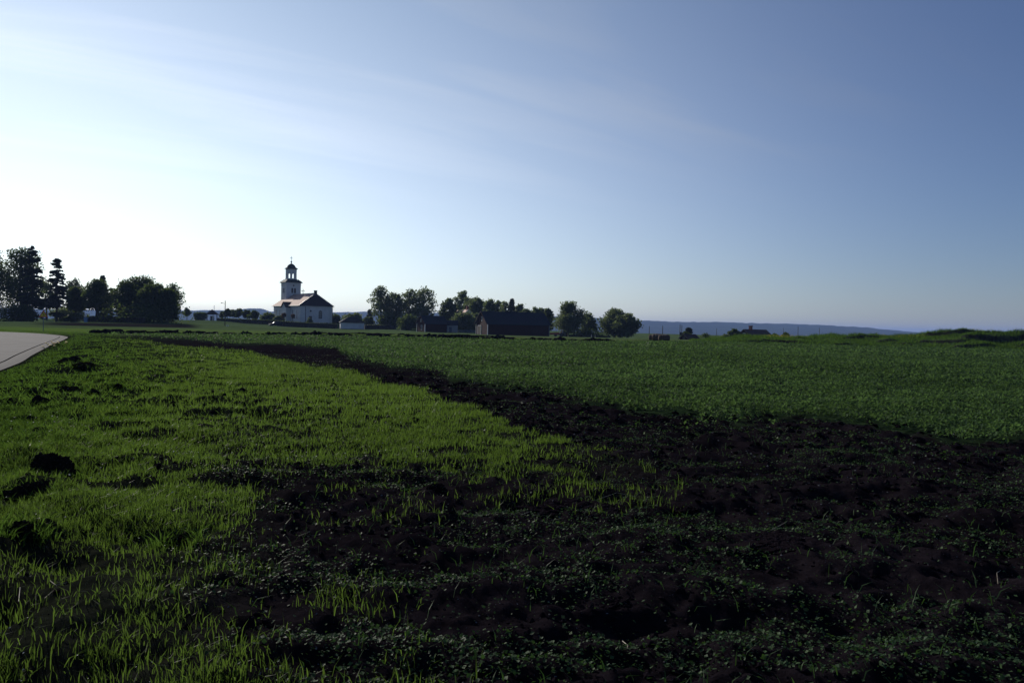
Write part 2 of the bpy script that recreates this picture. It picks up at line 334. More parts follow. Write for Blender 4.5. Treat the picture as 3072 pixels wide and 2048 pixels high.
def groundmat():
    mt, t, b, o = newmat('field_ground')
    at = N(t, 'ShaderNodeAttribute', attribute_name='albedo')
    tcn = N(t, 'ShaderNodeTexCoord')
    n1 = N(t, 'ShaderNodeTexNoise'); n1.inputs['Scale'].default_value = 9.0; n1.inputs['Detail'].default_value = 8; n1.inputs['Roughness'].default_value = 0.7
    n2 = N(t, 'ShaderNodeTexNoise'); n2.inputs['Scale'].default_value = 0.55; n2.inputs['Detail'].default_value = 6
    for n in (n1, n2): t.links.new(tcn.outputs['Object'], n.inputs['Vector'])
    r1 = N(t, 'ShaderNodeMapRange'); r1.inputs['From Min'].default_value = 0.3; r1.inputs['From Max'].default_value = 0.7; r1.inputs['To Min'].default_value = 0.55; r1.inputs['To Max'].default_value = 1.5
    r2 = N(t, 'ShaderNodeMapRange'); r2.inputs['From Min'].default_value = 0.3; r2.inputs['From Max'].default_value = 0.7; r2.inputs['To Min'].default_value = 0.75; r2.inputs['To Max'].default_value = 1.25
    t.links.new(n1.outputs[0], r1.inputs[0]); t.links.new(n2.outputs[0], r2.inputs[0])
    mu = N(t, 'ShaderNodeMath', operation='MULTIPLY'); t.links.new(r1.outputs[0], mu.inputs[0]); t.links.new(r2.outputs[0], mu.inputs[1])
    vm = N(t, 'ShaderNodeVectorMath', operation='SCALE'); t.links.new(at.outputs['Color'], vm.inputs[0]); t.links.new(mu.outputs[0], vm.inputs['Scale'])
    t.links.new(vm.outputs[0], b.inputs['Base Color'])
    b.inputs['Roughness'].default_value = 1.0; b.inputs['Specular IOR Level'].default_value = 0.0
    bn = N(t, 'ShaderNodeBump'); bn.inputs['Strength'].default_value = 0.8; bn.inputs['Distance'].default_value = 0.03
    t.links.new(n1.outputs[0], bn.inputs['Height']); t.links.new(bn.outputs[0], b.inputs['Normal'])
    return mt
M_GROUND = groundmat()
M_HILL = mat('far_forest', (0.022, 0.034, 0.018), 1.0, 0.45, 0.012, 0.0)

# ------------------------------------------------------------------ mesh helpers
def np_mesh(name, verts, faces, nper, material, attrs=None, smooth=False):
    """verts (N,3); faces flat index array with nper corners each"""
    me = bpy.data.meshes.new(name)
    nv = len(verts); nf = len(faces) // nper
    me.vertices.add(nv); me.vertices.foreach_set('co', np.asarray(verts, np.float32).ravel())
    me.loops.add(nf * nper); me.loops.foreach_set('vertex_index', np.asarray(faces, np.int32).ravel())
    me.polygons.add(nf); me.polygons.foreach_set('loop_start', np.arange(0, nf * nper, nper, dtype=np.int32))
    me.polygons.foreach_set('use_smooth', np.full(nf, smooth, bool))
    if material: me.materials.append(material)
    for k, v in (attrs or {}).items():
        v = np.asarray(v, np.float32)
        if v.ndim == 1: me.attributes.new(k, 'FLOAT', 'POINT').data.foreach_set('value', v)
        else: me.attributes.new(k, 'FLOAT_COLOR', 'POINT').data.foreach_set('color', np.hstack([v, np.ones((len(v), 1))]).astype(np.float32).ravel())
    me.update(calc_edges=True); me.validate()
    return me
def link(name, me, parent=None, **props):
    o = bpy.data.objects.new(name, me); COL.objects.link(o)
    if parent: o.parent = parent
    for k, v in props.items(): o[k] = v
    return o
def thing(name, label, cat, loc, rz=0.0, group=None):
    o = bpy.data.objects.new(name, None); COL.objects.link(o); o.empty_display_size = 0.2
    o.location = loc; o.rotation_euler = (0, 0, rz); o['label'] = label; o['category'] = cat
    if group: o['group'] = group
    return o

class MB:
    def __init__(s): s.v = []; s.f = []
    def add(s, vs, fs):
        k = len(s.v); s.v += [tuple(v) for v in vs]; s.f += [tuple(i + k for i in f) for f in fs]; return s
    def box(s, x0, x1, y0, y1, z0, z1):
        return s.add([(x0, y0, z0), (x1, y0, z0), (x1, y1, z0), (x0, y1, z0), (x0, y0, z1), (x1, y0, z1), (x1, y1, z1), (x0, y1, z1)],
                     [(3, 2, 1, 0), (4, 5, 6, 7), (0, 1, 5, 4), (1, 2, 6, 5), (2, 3, 7, 6), (3, 0, 4, 7)])
    def tube(s, pts, rad, n=8, caps=True):
        pts = [Vector(p) for p in pts]; rings = []
        if not hasattr(rad, '__len__'): rad = [rad] * len(pts)
        for i, p in enumerate(pts):
            d = (pts[min(i + 1, len(pts) - 1)] - pts[max(i - 1, 0)]).normalized()
            a = d.cross(Vector((0, 0, 1)) if abs(d.z) < 0.9 else Vector((1, 0, 0))).normalized(); b = d.cross(a)
            rings.append([p + (a * math.cos(2 * math.pi * k / n) + b * math.sin(2 * math.pi * k / n)) * rad[i] for k in range(n)])
        vs = [v for r in rings for v in r]
        fs = [(i * n + k, i * n + (k + 1) % n, (i + 1) * n + (k + 1) % n, (i + 1) * n + k) for i in range(len(pts) - 1) for k in range(n)]
        if caps: fs += [tuple(range(n - 1, -1, -1)), tuple(range((len(pts) - 1) * n, len(pts) * n))]
        return s.add(vs, fs)
    def lathe(s, prof, n=16, c=(0, 0), rot=0.0):
        vs = [(c[0] + r * math.cos(2 * math.pi * k / n + rot), c[1] + r * math.sin(2 * math.pi * k / n + rot), z) for r, z in prof for k in range(n)]
        fs = [(i * n + k, i * n + (k + 1) % n, (i + 1) * n + (k + 1) % n, (i + 1) * n + k) for i in range(len(prof) - 1) for k in range(n)]
        fs += [tuple(range(n - 1, -1, -1)), tuple(range((len(prof) - 1) * n, len(prof) * n))]
        return s.add(vs, fs)
    def prism(s, poly, z0, z1):
        n = len(poly)
        return s.add([(x, y, z0) for x, y in poly] + [(x, y, z1) for x, y in poly],
                     [tuple(range(n - 1, -1, -1)), tuple(range(n, 2 * n))] + [(k, (k + 1) % n, n + (k + 1) % n, n + k) for k in range(n)])
    def plate(s, poly3, th):
        """flat polygon given thickness along its normal (downwards)"""
        p = [Vector(v) for v in poly3]; n = (p[1] - p[0]).cross(p[2] - p[0]).normalized()
        if n.z < 0: p = p[::-1]; n = -n
        q = [v - n * th for v in p]; k = len(p)
        return s.add(p + q, [tuple(range(k)), tuple(range(2 * k - 1, k - 1, -1))] + [((i + 1) % k, i, k + i, k + (i + 1) % k) for i in range(k)])
    def build(s, name, material, parent=None, smooth=False, **props):
        me = bpy.data.meshes.new(name); me.from_pydata([tuple(v) for v in s.v], [], s.f); me.materials.append(material)
        if smooth: me.polygons.foreach_set('use_smooth', [True] * len(me.polygons))
        me.update()
        return link(name, me, parent, **props)

# ------------------------------------------------------------------ ground sheet
def build_ground():
    radii = [0.6]
    while radii[-1] < 14000:
        r = radii[-1]
        radii.append(r * (1.05 if r < 2.6 else 1.0085 if r < 60 else 1.014 if r < 94 else 1.004 if r < 140 else 1.014 if r < 330 else 1.05))
    radii = np.array(radii)
    fine = np.arange(-41, 41.01, 0.2); coarse = np.arange(44, 316.1, 4.0)
    ang = np.radians(np.concatenate([fine, coarse]))
    rr, aa = np.meshgrid(radii, ang, indexing='ij')
    x = (rr * np.sin(aa)).ravel(); y = (rr * np.cos(aa)).ravel()
    z = terrain(x, y); r = np.hypot(x, y)
    g, cl, rd, far, n1, n2 = cover(x, y)
    verge = (1 - sstep(2.5, 9.0, rd)) * (1 - far)
    # soil relief: soft ploughed mounds, then clods
    near = 1 - sstep(45, 90, r)
    bare = (1 - np.clip(np.maximum(g, cl), 0, 1)) * (1 - verge)
    lump = (fbm(x / 0.9 + 3, y / 0.55, 4, 31) - 0.5)
    rid = 1 - np.abs(2 * vnoise(x / 0.33, y / 0.26, 41) - 1)
    clod = fbm(x / 0.13, y / 0.13, 3, 61) - 0.5
    h = near * ((0.06 + 0.13 * bare) * lump + (0.012 + 0.065 * bare) * (rid - 0.5) + (0.01 + 0.08 * bare) * clod)
    # the strip ploughed along the crop is a shallow furrow
    h = h + near * 0.05 * (fbm(x / 5, y / 5, 2, 71) - 0.5)
    on = sstep(0.5, -0.3, rd) * (rd > -7.5)
    huf = sstep(0.6, 2.0, rd) * (1 - sstep(4.5, 9.0, rd + 5 * n1)) * (1 - far)
    h = h + huf * (0.34 * (fbm(x / 0.75, y / 0.75, 3, 35) - 0.5) + 0.16 * (fbm(x / 0.28, y / 0.28, 2, 36) - 0.5))
    h = h * (1 - sstep(0.8, 0.1, rd)) + 0.10 * np.exp(-((rd - 2.2) / 1.3) ** 2) * (r < 120)
    z = z + h * (r < 160) - 0.06 * on * (r < 160)
    soil = np.array([0.0086, 0.0068, 0.0090]); green = np.array([0.040, 0.072, 0.014]); cgreen = np.array([0.020, 0.036, 0.016])
    m1 = np.clip(g, 0, 1)[:, None] * (0.08 + 0.5 * sstep(8, 35, r))[:, None]; m2 = np.clip(cl, 0, 1)[:, None] * 0.9
    col = soil[None] * (1 - m1) + green[None] * m1
    col = col * (1 - m2) + cgreen[None] * m2
    col = col * (1 - verge[:, None]) + np.array([0.011, 0.014, 0.008])[None] * verge[:, None]
    # beyond the row of heaps: strips of crop, pasture, and painted shade before the left trees
    f = far[:, None]
    band = fbm(x / 90.0 + 5, (y + 0.25 * x) / 7.0, 3, 81)
    fc = np.array([0.085, 0.135, 0.030])[None] * (1 - sstep(0.5, 0.72, band))[:, None] + np.array([0.060, 0.070, 0.040])[None] * sstep(0.5, 0.72, band)[:, None]
    past = sstep(118, 150, r)[:, None]
    fc = fc * (1 - past) + past * (np.array([0.066, 0.098, 0.042])[None] * (0.7 + 0.6 * fbm(x / 25, y / 12, 3, 91))[:, None])
    pxx = CX + FPX * x / np.maximum(y, 1.0)
    tree_shade = sstep(146, 154, r + 8 * (fbm(x / 9, y / 9, 3, 171) - .5)) * (1 - sstep(176, 190, r)) * sstep(60, 200, pxx) * (1 - sstep(560, 620, pxx)) * (y > 0)
    fc = fc * (1 - tree_shade[:, None]) + np.array([0.014, 0.013, 0.012])[None] * tree_shade[:, None]  # shade of the left trees painted into the ground colour
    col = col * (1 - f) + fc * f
    # the raised bank: turf with slumped bare patches on its steep bits
    bh = np.where(y > 60, bank_h(x, y), 0)
    onb = sstep(0.12, 0.35, bh)
    cut = np.where(y > 60, scarp_h(x, y)[1], 0) * sstep(0.05, 0.15, bh)
    turf = np.array([0.045, 0.065, 0.024])
    col = col * (1 - onb[:, None]) + turf[None] * onb[:, None]
    col = col * (1 - cut[:, None]) + np.array([0.014, 0.011, 0.012])[None] * cut[:, None]
    v = np.stack([x, y, z], 1)
    nr, na = len(radii), len(ang)
    i = np.arange(nr - 1)[:, None]; j = np.arange(na)[None, :]; j2 = (j + 1) % na
    q = np.stack([i * na + j, i * na + j2, (i + 1) * na + j2, (i + 1) * na + j], -1).reshape(-1, 4)[:, ::-1]
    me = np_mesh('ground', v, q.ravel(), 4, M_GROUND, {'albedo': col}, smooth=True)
    link('ground', me, kind='structure')
    from mathutils.bvhtree import BVHTree
    return v.reshape(nr, na, 3), radii, ang
GV, GR, GA = build_ground()
_NF = 411
def surf(x, y):
    """height of the ground sheet as built (inside the finely meshed sector)"""
    r = np.hypot(x, y); a = np.degrees(np.arctan2(x, y))
    fi = np.clip(np.searchsorted(GR, r) - 1, 0, len(GR) - 2); tr = np.clip((r - GR[fi]) / (GR[fi + 1] - GR[fi]), 0, 1)
    ja = np.clip((a + 41) / 0.2, 0, _NF - 1.001); j = ja.astype(int); ta = ja - j
    Z = GV[:, :, 2]
    return (Z[fi, j] * (1 - tr) + Z[fi + 1, j] * tr) * (1 - ta) + (Z[fi, j + 1] * (1 - tr) + Z[fi + 1, j + 1] * tr) * ta
def sz(x, y): return float(surf(np.array([float(x)]), np.array([float(y)]))[0])
def at(px, Y):
    """ground point in photo column px at distance Y"""
    d = ray(px, hor(px)); x = d[0] / d[1] * Y
    return Vector((x, Y, sz(x, Y)))
def near_at(px, py):
    p = on_flat(px, py); return Vector((p[0], p[1], sz(p[0], p[1])))
def mpx(n, Y): return n * Y / FPX                # photo pixels to metres

# far valley side
def build_hills():
    prof = [(-1500, 930), (-600, 925), (46, 926), (300, 930), (560, 931), (640, 931), (700, 929.5), (745, 925), (782, 926), (792, 933), (830, 934),
            (1000, 937), (1130, 934), (1300, 938), (1330, 937), (1780, 953), (1910, 961), (2000, 964), (2100, 966), (2170, 966), (2240, 969), (2370, 971),
            (2450, 974), (2520, 978), (2600, 982), (2640, 987), (2720, 994), (2800, 1000), (2950, 1008), (3300, 1018), (4200, 1040), (5200, 1060)]
    Y0 = 4200.0
    X = np.array([P(a, b, Y0)[0] for a, b in prof]); Zt = np.array([P(a, b, Y0)[2] for a, b in prof])
    xs = np.arange(X[0], X[-1], 12.0); zt = np.interp(xs, X, Zt)
    rows = []
    for k, (yy, fr) in enumerate([(2300, 0.0), (2600, 0.06), (2900, 0.16), (3200, 0.32), (3450, 0.48), (3650, 0.63), (3800, 0.75), (3920, 0.84), (4020, 0.91), (4120, 0.96), (4200, 1.0), (4350, 1.0), (4800, 0.9), (6000, 0.5)]):
        b = -56.0
        zz = b + (zt - b) * fr
        zz = zz + (fbm(xs / 300, np.full_like(xs, yy / 300), 3, 101) - 0.5) * 14 * (fr if fr < 0.9 else 0.15) * (yy < 4150) + (vnoise(xs / 22, np.full_like(xs, yy / 20), 103) - 0.5) * 3.6 * (fr > 0.05)
        rows.append(np.stack([xs * (1 + (yy - Y0) / Y0 * 0.6), np.full_like(xs, yy), zz], 1))
    v = np.concatenate(rows); n = len(xs); k = len(rows)
    i = np.arange(k - 1)[:, None]; j = np.arange(n - 1)[None]
    q = np.stack([i * n + j, i * n + j + 1, (i + 1) * n + j + 1, (i + 1) * n + j], -1).reshape(-1, 4)
    link('hills', np_mesh('hills', v, q.ravel(), 4, M_HILL, smooth=True), kind='structure')
build_hills()

# road: asphalt strip with a patched edge, and the lane under the trees
def strip(name, base, nrm, o0, o1, dz, material, cols=6):
    vs = []
    for p, n in zip(base, nrm):
        for t in np.linspace(o0, o1, cols):
            q = p + n * t
            vs.append((q[0], q[1], gz(q[0], q[1]) + dz + 0.02 * (1 - abs(2 * (t - o0) / (o1 - o0) - 1))))
    k = len(base); f = [(i * cols + j, (i + 1) * cols + j, (i + 1) * cols + j + 1, i * cols + j + 1) for i in range(k - 1) for j in range(cols - 1)]
    me = bpy.data.meshes.new(name); me.from_pydata(vs, [], f); me.materials.append(material); me.update()
    return link(name, me, kind='structure')
strip('road', ROAD_R, ROAD_NL, 0.55, 6.6, 0.0, M_ASPH)
strip('road_edge', ROAD_R, ROAD_NL, -0.05, 0.50, -0.012, mat('patched_asphalt', (0.038, 0.036, 0.044), 0.9, 0.3, 8, 0.06), 3)
_lp = polyline_smooth(np.array([tuple(at(px, Y)[:2]) for px, Y in [(-700, 176), (-200, 176), (46, 178), (120, 179), (190, 180), (256, 184)]]))
_lt = np.gradient(_lp, axis=0); _lt /= np.linalg.norm(_lt, axis=1)[:, None]
strip('lane', _lp, np.stack([-_lt[:, 1], _lt[:, 0]], 1), -2.2, 2.4, 0.06, M_GRAVEL, 4)

# ------------------------------------------------------------------ growing stuff
def sample(n, r0, r1, p, a0=-41, a1=41):
    u = rng.random(n); e = 2 - p
    r = (r0 ** e + u * (r1 ** e - r0 ** e)) ** (1 / e)
    a = np.radians(a0 + (a1 - a0) * rng.random(n))
    return r * np.sin(a), r * np.cos(a), r
def blades(name, x, y, h, w, lean, material, tint, seg=2, label=None, cat=None):
    n = len(x); z = surf(x, y) - 0.004
    az = rng.random(n) * 2 * math.pi; la = rng.random(n) * 2 * math.pi
    ax, ay = np.cos(az) * w / 2, np.sin(az) * w / 2
    lx, ly = np.cos(la) * lean * h, np.sin(la) * lean * h
    def row(t, wf):
        bx = x + lx * t * t; by = y + ly * t * t; bz = z + h * (t - 0.35 * lean * t * t)
        return bx, by, bz, wf
    V = []
    for t, wf in ([(0, 0.7), (0.5, 1.0)] if seg == 2 else [(0, 1.0)]):
        bx, by, bz, f = row(t, wf)
        V.append(np.stack([bx - ax * f, by - ay * f, bz], 1)); V.append(np.stack([bx + ax * f, by + ay * f, bz], 1))
    bx, by, bz, f = row(1.0, 0); V.append(np.stack([bx, by, bz], 1))
    k = len(V); V = np.stack(V, 1).reshape(-1, 3)
    T = np.array([0, 1, 3, 0, 3, 2, 2, 3, 4] if seg == 2 else [0, 1, 2])
    F = (np.arange(n)[:, None] * k + T[None]).ravel()
    return V, F, np.repeat(tint, k)
def merge_stuff(name, chunks, material, label, cat):
    V, F, T, o = [], [], [], 0
    for v, f, t in chunks:
        V.append(v); F.append(f + o); T.append(t); o += len(v)
    me = np_mesh(name, np.concatenate(V), np.concatenate(F), 3, material, {'tint': np.concatenate(T)})
    return link(name, me, kind='stuff', label=label, category=cat)

def cereal():
    ch = []
    for n, r0, r1, p, seg, ws in [(400000, 2.2, 14, 1.25, 2, 1.0), (330000, 14, 34, 1.3, 1, 1.7), (200000, 34, 78, 1.0, 1, 3.2)]:
        x, y, r = sample(n, r0, r1, p)
        g, cl, rd, far, n1, n2 = cover(x, y)
        keep = (rng.random(n) < g * (0.25 + 0.75 * sstep(-0.2, 0.12, n2)) * (0.20 + 0.36 * sstep(8, 18, r) + 0.84 * sstep(-0.16, 0.06, n1 + 0.5 * n2))) & (rng.random(n) < sstep(1.5, 6.5, rd + 3.0 * n1))
        x, y, r, n1 = x[keep], y[keep], r[keep], n1[keep]; k = len(x)
        h = (0.04 + 0.075 * rng.random(k) ** 1.6 + 0.05 * np.clip(n1 + 0.2, 0, 0.5)) * (1 + 0.25 * (r > 14))
        w = (0.0045 + 0.006 * rng.random(k) ** 2) * ws * np.clip(r / 8, 0.8, 1.6)
        tint = np.clip(rng.normal(0.34, 0.22, k) + 0.7 * (fbm(x / 3, y / 3, 2, 5) - 0.5) + 0.46 * sstep(7, 15, r), 0, 1)
        ch.append(blades('c', x, y, h, w, 0.15 + 1.0 * rng.random(k) ** 2, None, tint, seg))
    merge_stuff('young_cereal', ch, M_CEREAL, 'bright green young cereal blades growing on the dark soil', 'crop')
cereal()
def verge():
    ch = []
    for n, r0, r1, p, seg, ws in [(130000, 2.4, 16, 1.2, 2, 1.0), (160000, 16, 100, 1.2, 1, 2.6)]:
        x, y, r = sample(n, r0, r1, p, -41, -8)
        g, cl, rd, far, n1, n2 = cover(x, y)
        keep = (rd > 0.25) & (rng.random(n) < (1 - sstep(2.5, 6.0, rd)) * (0.4 + 0.6 * sstep(-0.2, 0.15, n1)) )
        x, y, r, n1, rd = x[keep], y[keep], r[keep], n1[keep], rd[keep]; k = len(x)
        h = (0.06 + 0.10 * rng.random(k) + 0.12 * np.clip(n1 + 0.05, 0, 0.5)) * np.clip(rd / 0.8, 0.45, 1)
        w = (0.005 + 0.004 * rng.random(k)) * ws * np.clip(r / 10, 0.8, 2.0)
        ch.append(blades('v', x, y, h, w, 0.4 + 0.7 * rng.random(k), None, np.clip(rng.normal(0.45, 0.25, k), 0, 1), seg))
    merge_stuff('verge_grass', ch, M_VERGE, 'tufty green grass on the roadside verge', 'grass')
verge()
def leaves(x, y, z, s, tilt, tint, aspect=0.62):
    """diamond leaves with a fold along the middle: two triangles each"""
    n = len(x)
    az = rng.random(n) * 2 * math.pi; d = np.stack([np.cos(az), np.sin(az), np.zeros(n)], 1); e = np.stack([-np.sin(az), np.cos(az), np.zeros(n)], 1)
    up = np.array([[0, 0, 1.0]])
    ax = d * np.cos(tilt)[:, None] + up * np.sin(tilt)[:, None]; nn = -d * np.sin(tilt)[:, None] + up * np.cos(tilt)[:, None]
    ro = rng.normal(0, 0.5, n); sx = e * np.cos(ro)[:, None] + nn * np.sin(ro)[:, None]
    c = np.stack([x, y, z], 1); S = s[:, None]
    V = np.stack([c - ax * S * 0.5, c + sx * S * 0.5 * aspect + nn * S * 0.08, c + ax * S * 0.5, c - sx * S * 0.5 * aspect + nn * S * 0.08], 1).reshape(-1, 3)
    F = (np.arange(n)[:, None] * 4 + np.array([0, 1, 2, 0, 2, 3])[None]).ravel()
    return V, F, np.repeat(tint, 4)
def broad_crop():
    ch = []
    for n, r0, r1, p, s0 in [(230000, 9, 30, 1.1, 0.062), (200000, 30, 62, 0.9, 0.10), (110000, 62, 118, 0.6, 0.17)]:
        x, y, r = sample(n, r0, r1, p, -41, 41)
        g, cl, rd, far, n1, n2 = cover(x, y)
        keep = (rng.random(n) < cl * (0.22 + 0.78 * sstep(-0.16, 0.08, n2 + 0.7 * n1))) & (rd > 2) & (bank_h(x, y) < 0.6) & (r < 80 + 6 * fbm(x / 20, y / 20, 2, 3) + 34 * sstep(0.08, 0.3, x / y))
        x, y, r, n1, n2 = x[keep], y[keep], r[keep], n1[keep], n2[keep]; k = len(x)
        s = s0 * (0.7 + 0.8 * rng.random(k))
        top = 0.16 + 0.22 * n1 + 0.26 * n2
        z = surf(x, y) + np.maximum(0.02, top * (0.35 + 0.65 * rng.random(k) ** 0.6)) + s * 0.2
        tint = np.clip(rng.normal(0.45, 0.25, k) + 2.0 * (fbm(x / 7, y / 2.5, 3, 15) - 0.5) + 0.8 * (fbm(x / 1.2, y / 0.8, 2, 16) - 0.5), 0, 1)
        ch.append(leaves(x, y, z, s, rng.normal(0.5, 0.45, k), tint))
    merge_stuff('broad_leaved_crop', ch, M_CLOVER, 'dark green low leafy crop covering the field behind the bare strip', 'crop')
broad_crop()
def seedlings():
    ch = []
    for n, r0, r1, p, s0 in [(150000, 2.2, 12, 1.0, 0.020), (120000, 12, 40, 1.1, 0.034)]:
        x, y, r = sample(n, r0, r1, p)
        g, cl, rd, far, n1, n2 = cover(x, y)
        pat = sstep(0.49, 0.63, fbm(x / 1.1 + 40, y / 0.5 + 7, 4, 121))
        keep = (rng.random(n) < (0.05 + 0.95 * pat) * (1 - np.maximum(g, cl)) * 1.0) & (rd > 3)
        x, y, r = x[keep], y[keep], r[keep]; k = len(x)
        s = s0 * (0.45 + 1.2 * rng.random(k) ** 2)
        ch.append(leaves(x, y, surf(x, y) + 0.008 + 0.025 * rng.random(k), s, rng.normal(0.15, 0.35, k), np.clip(rng.normal(0.5, 0.3, k), 0, 1), 0.8))
    # thin grass shoots scattered between them
    x, y, r = sample(26000, 2.2, 14, 1.0)
    g, cl, rd, far, n1, n2 = cover(x, y)
    keep = (rng.random(len(x)) < (1 - g) * 0.16) & (rd > 3) & (fbm(x / 0.6, y / 0.6, 3, 131) > 0.5)
    x, y = x[keep], y[keep]; k = len(x)
    ch.append(blades('s', x, y, 0.05 + 0.09 * rng.random(k), 0.006 + 0.003 * rng.random(k), 0.3 + 0.8 * rng.random(k), None, rng.random(k), 2))
    merge_stuff('weed_seedlings', ch, M_WEED, 'tiny weed seedlings sprinkled over the black soil', 'weeds')
seedlings()
def stones():
    x, y, r = sample(9000, 2.4, 45, 1.2)
    g, cl, rd, far, n1, n2 = cover(x, y)
    keep = (rng.random(len(x)) < (1 - np.maximum(g, cl)) * 0.55) & (rd > 2.5)
    x, y, r = x[keep], y[keep], r[keep]; k = len(x)
    base = np.array([(1, 0, 0), (0, 1, 0), (-1, 0, 0), (0, -1, 0), (0, 0, 0.8), (0, 0, -0.8)], float)
    tri = np.array([0, 1, 4, 1, 2, 4, 2, 3, 4, 3, 0, 4, 1, 0, 5, 2, 1, 5, 3, 2, 5, 0, 3, 5])
    s = (0.003 + 0.008 * rng.random(k) ** 2) * np.clip(r / 7, 0.8, 2.5)
    V = base[None] * s[:, None, None] * (0.6 + 0.8 * rng.random((k, 6, 3)))
    a = rng.random(k) * 6.28; ca, sa = np.cos(a)[:, None], np.sin(a)[:, None]
    V = np.stack([V[..., 0] * ca - V[..., 1] * sa, V[..., 0] * sa + V[..., 1] * ca, V[..., 2]], -1)
    V += np.stack([x, y, surf(x, y) + s * 0.3], 1)[:, None]
    F = (np.arange(k)[:, None] * 6 + tri[None]).ravel()
    link('field_stones', np_mesh('field_stones', V.reshape(-1, 3), F, 3, M_STONE), kind='stuff', label='small pale stones lying on the bare black soil', category='stones')
stones()
def soil_clods():
    """crumbs and clods of black soil lying loose on the tilled ground"""
    x, y, r = sample(26000, 2.3, 26, 1.15)
    g, cl, rd, far, n1, n2 = cover(x, y)
    keep = (rng.random(len(x)) < (1 - 0.8 * np.maximum(g, cl)) * (0.25 + 0.75 * sstep(0.42, 0.62, fbm(x / 0.8, y / 0.8, 3, 161)))) & (rd > 2.5)
    x, y, r = x[keep], y[keep], r[keep]; k = len(x)
    bm = bmesh.new(); bmesh.ops.create_icosphere(bm, subdivisions=1, radius=1.0)
    base = np.array([v.co[:] for v in bm.verts]); bm.faces.ensure_lookup_table(); tri_ = np.array([[v.index for v in f.verts] for f in bm.faces]).ravel(); bm.free()
    s_ = (0.006 + 0.032 * rng.random(k) ** 3) * np.clip(r / 7, 0.9, 2.4)
    V = base[None] * s_[:, None, None] * (0.45 + 1.0 * rng.random((k, len(base), 1))) * np.array([1.15, 0.95, 0.7])
    a = rng.random(k) * 6.28; ca, sa = np.cos(a)[:, None], np.sin(a)[:, None]
    V = np.stack([V[..., 0] * ca - V[..., 1] * sa, V[..., 0] * sa + V[..., 1] * ca, V[..., 2]], -1) + np.stack([x, y, surf(x, y) + s_ * 0.15], 1)[:, None]
    F = (np.arange(k)[:, None] * len(base) + tri_[None]).ravel()
    link('soil_crumbs', np_mesh('soil_crumbs', V.reshape(-1, 3), F, 3, M_SOIL), kind='stuff', label='loose crumbs and clods of black tilled soil', category='soil')
soil_clods()
def white_specks():  # tiny white diamonds scattered among the blades on the left
    x, y, r = sample(5200, 2.4, 34, 1.1, -40, -4)
    g, cl, rd, far, n1, n2 = cover(x, y)
    keep = (g > 0.3) & (rd > 1.0) & (rng.random(len(x)) < sstep(0.52, 0.7, fbm(x / 1.6, y / 1.6, 3, 181)) * 0.6 + 0.03)
    x, y, r = x[keep], y[keep], r[keep]; k = len(x)
    ch = [leaves(x, y, surf(x, y) + 0.05 + 0.06 * rng.random(k), (0.007 + 0.008 * rng.random(k)) * np.clip(r / 7, 0.9, 2.0), rng.normal(0.2, 0.4, k), rng.random(k), 1.0)]
    merge_stuff('white_field_specks', ch, leafmat('white_speck', (0.30, 0.32, 0.32), (0.5, 0.52, 0.5), (0.4, 0.42, 0.4), 0.4, 0.6, 0.1), 'tiny white specks dotted through the green blades', 'flowers')
white_specks()
def bank_grass():
    n = 210000
    az = np.radians(9 + 32 * rng.random(n)); yy = 95 + 32 * rng.random(n); x = np.tan(az) * yy; y = yy
    bh = bank_h(x, y); cut = scarp_h(x, y)[1] > 0.35
    keep = (bh > 0.12) & (rng.random(n) < np.where(cut, 0.03, 1.0) * (0.25 + 0.75 * sstep(0.4, 0.6, fbm(x / 3, y / 3, 3, 141)))) & (yy < 122)
    x, y = x[keep], y[keep]; k = len(x)
    crest = sstep(110, 114, y) * sstep(0.44, 0.62, fbm(x / 2.0, y * 0, 3, 151))
    h = 0.12 + 0.34 * rng.random(k) ** 2 + 0.32 * sstep(0.5, 0.7, fbm(x / 1.3, y / 1.3, 3, 145)) + 0.45 * crest * rng.random(k)
    ch = [blades('b', x, y, h, 0.05 + 0.05 * rng.random(k), 0.3 + 0.5 * rng.random(k), None, np.clip(rng.normal(0.5, 0.25, k), 0, 1), 1)]
    merge_stuff('bank_grass', ch, M_VERGE, 'rough tall grass and weeds on the raised bank at right', 'grass')
    # yellow flowering weeds on the bank
    F = []
    for px, Y, s, c in [(2345, 113, 1.2, 420), (2405, 113, 0.6, 60), (2660, 112, 1.2, 130), (2740, 112, 1.2, 120), (2940, 114, 2.0, 260), (2830, 114, 0.8, 50)]:
        p = at(px, Y); x = p.x + rng.normal(0, s, c); y = p.y + rng.normal(0, 1.0, c)
        F.append(leaves(x, y, surf(x, y) + 0.15 + 0.35 * rng.random(c), 0.05 + 0.05 * rng.random(c), rng.normal(0.3, 0.5, c), rng.random(c), 1.0))
    merge_stuff('yellow_weed_flowers', F, M_YEL, 'yellow flowering weeds along the top of the grassy bank', 'flowers')
bank_grass()
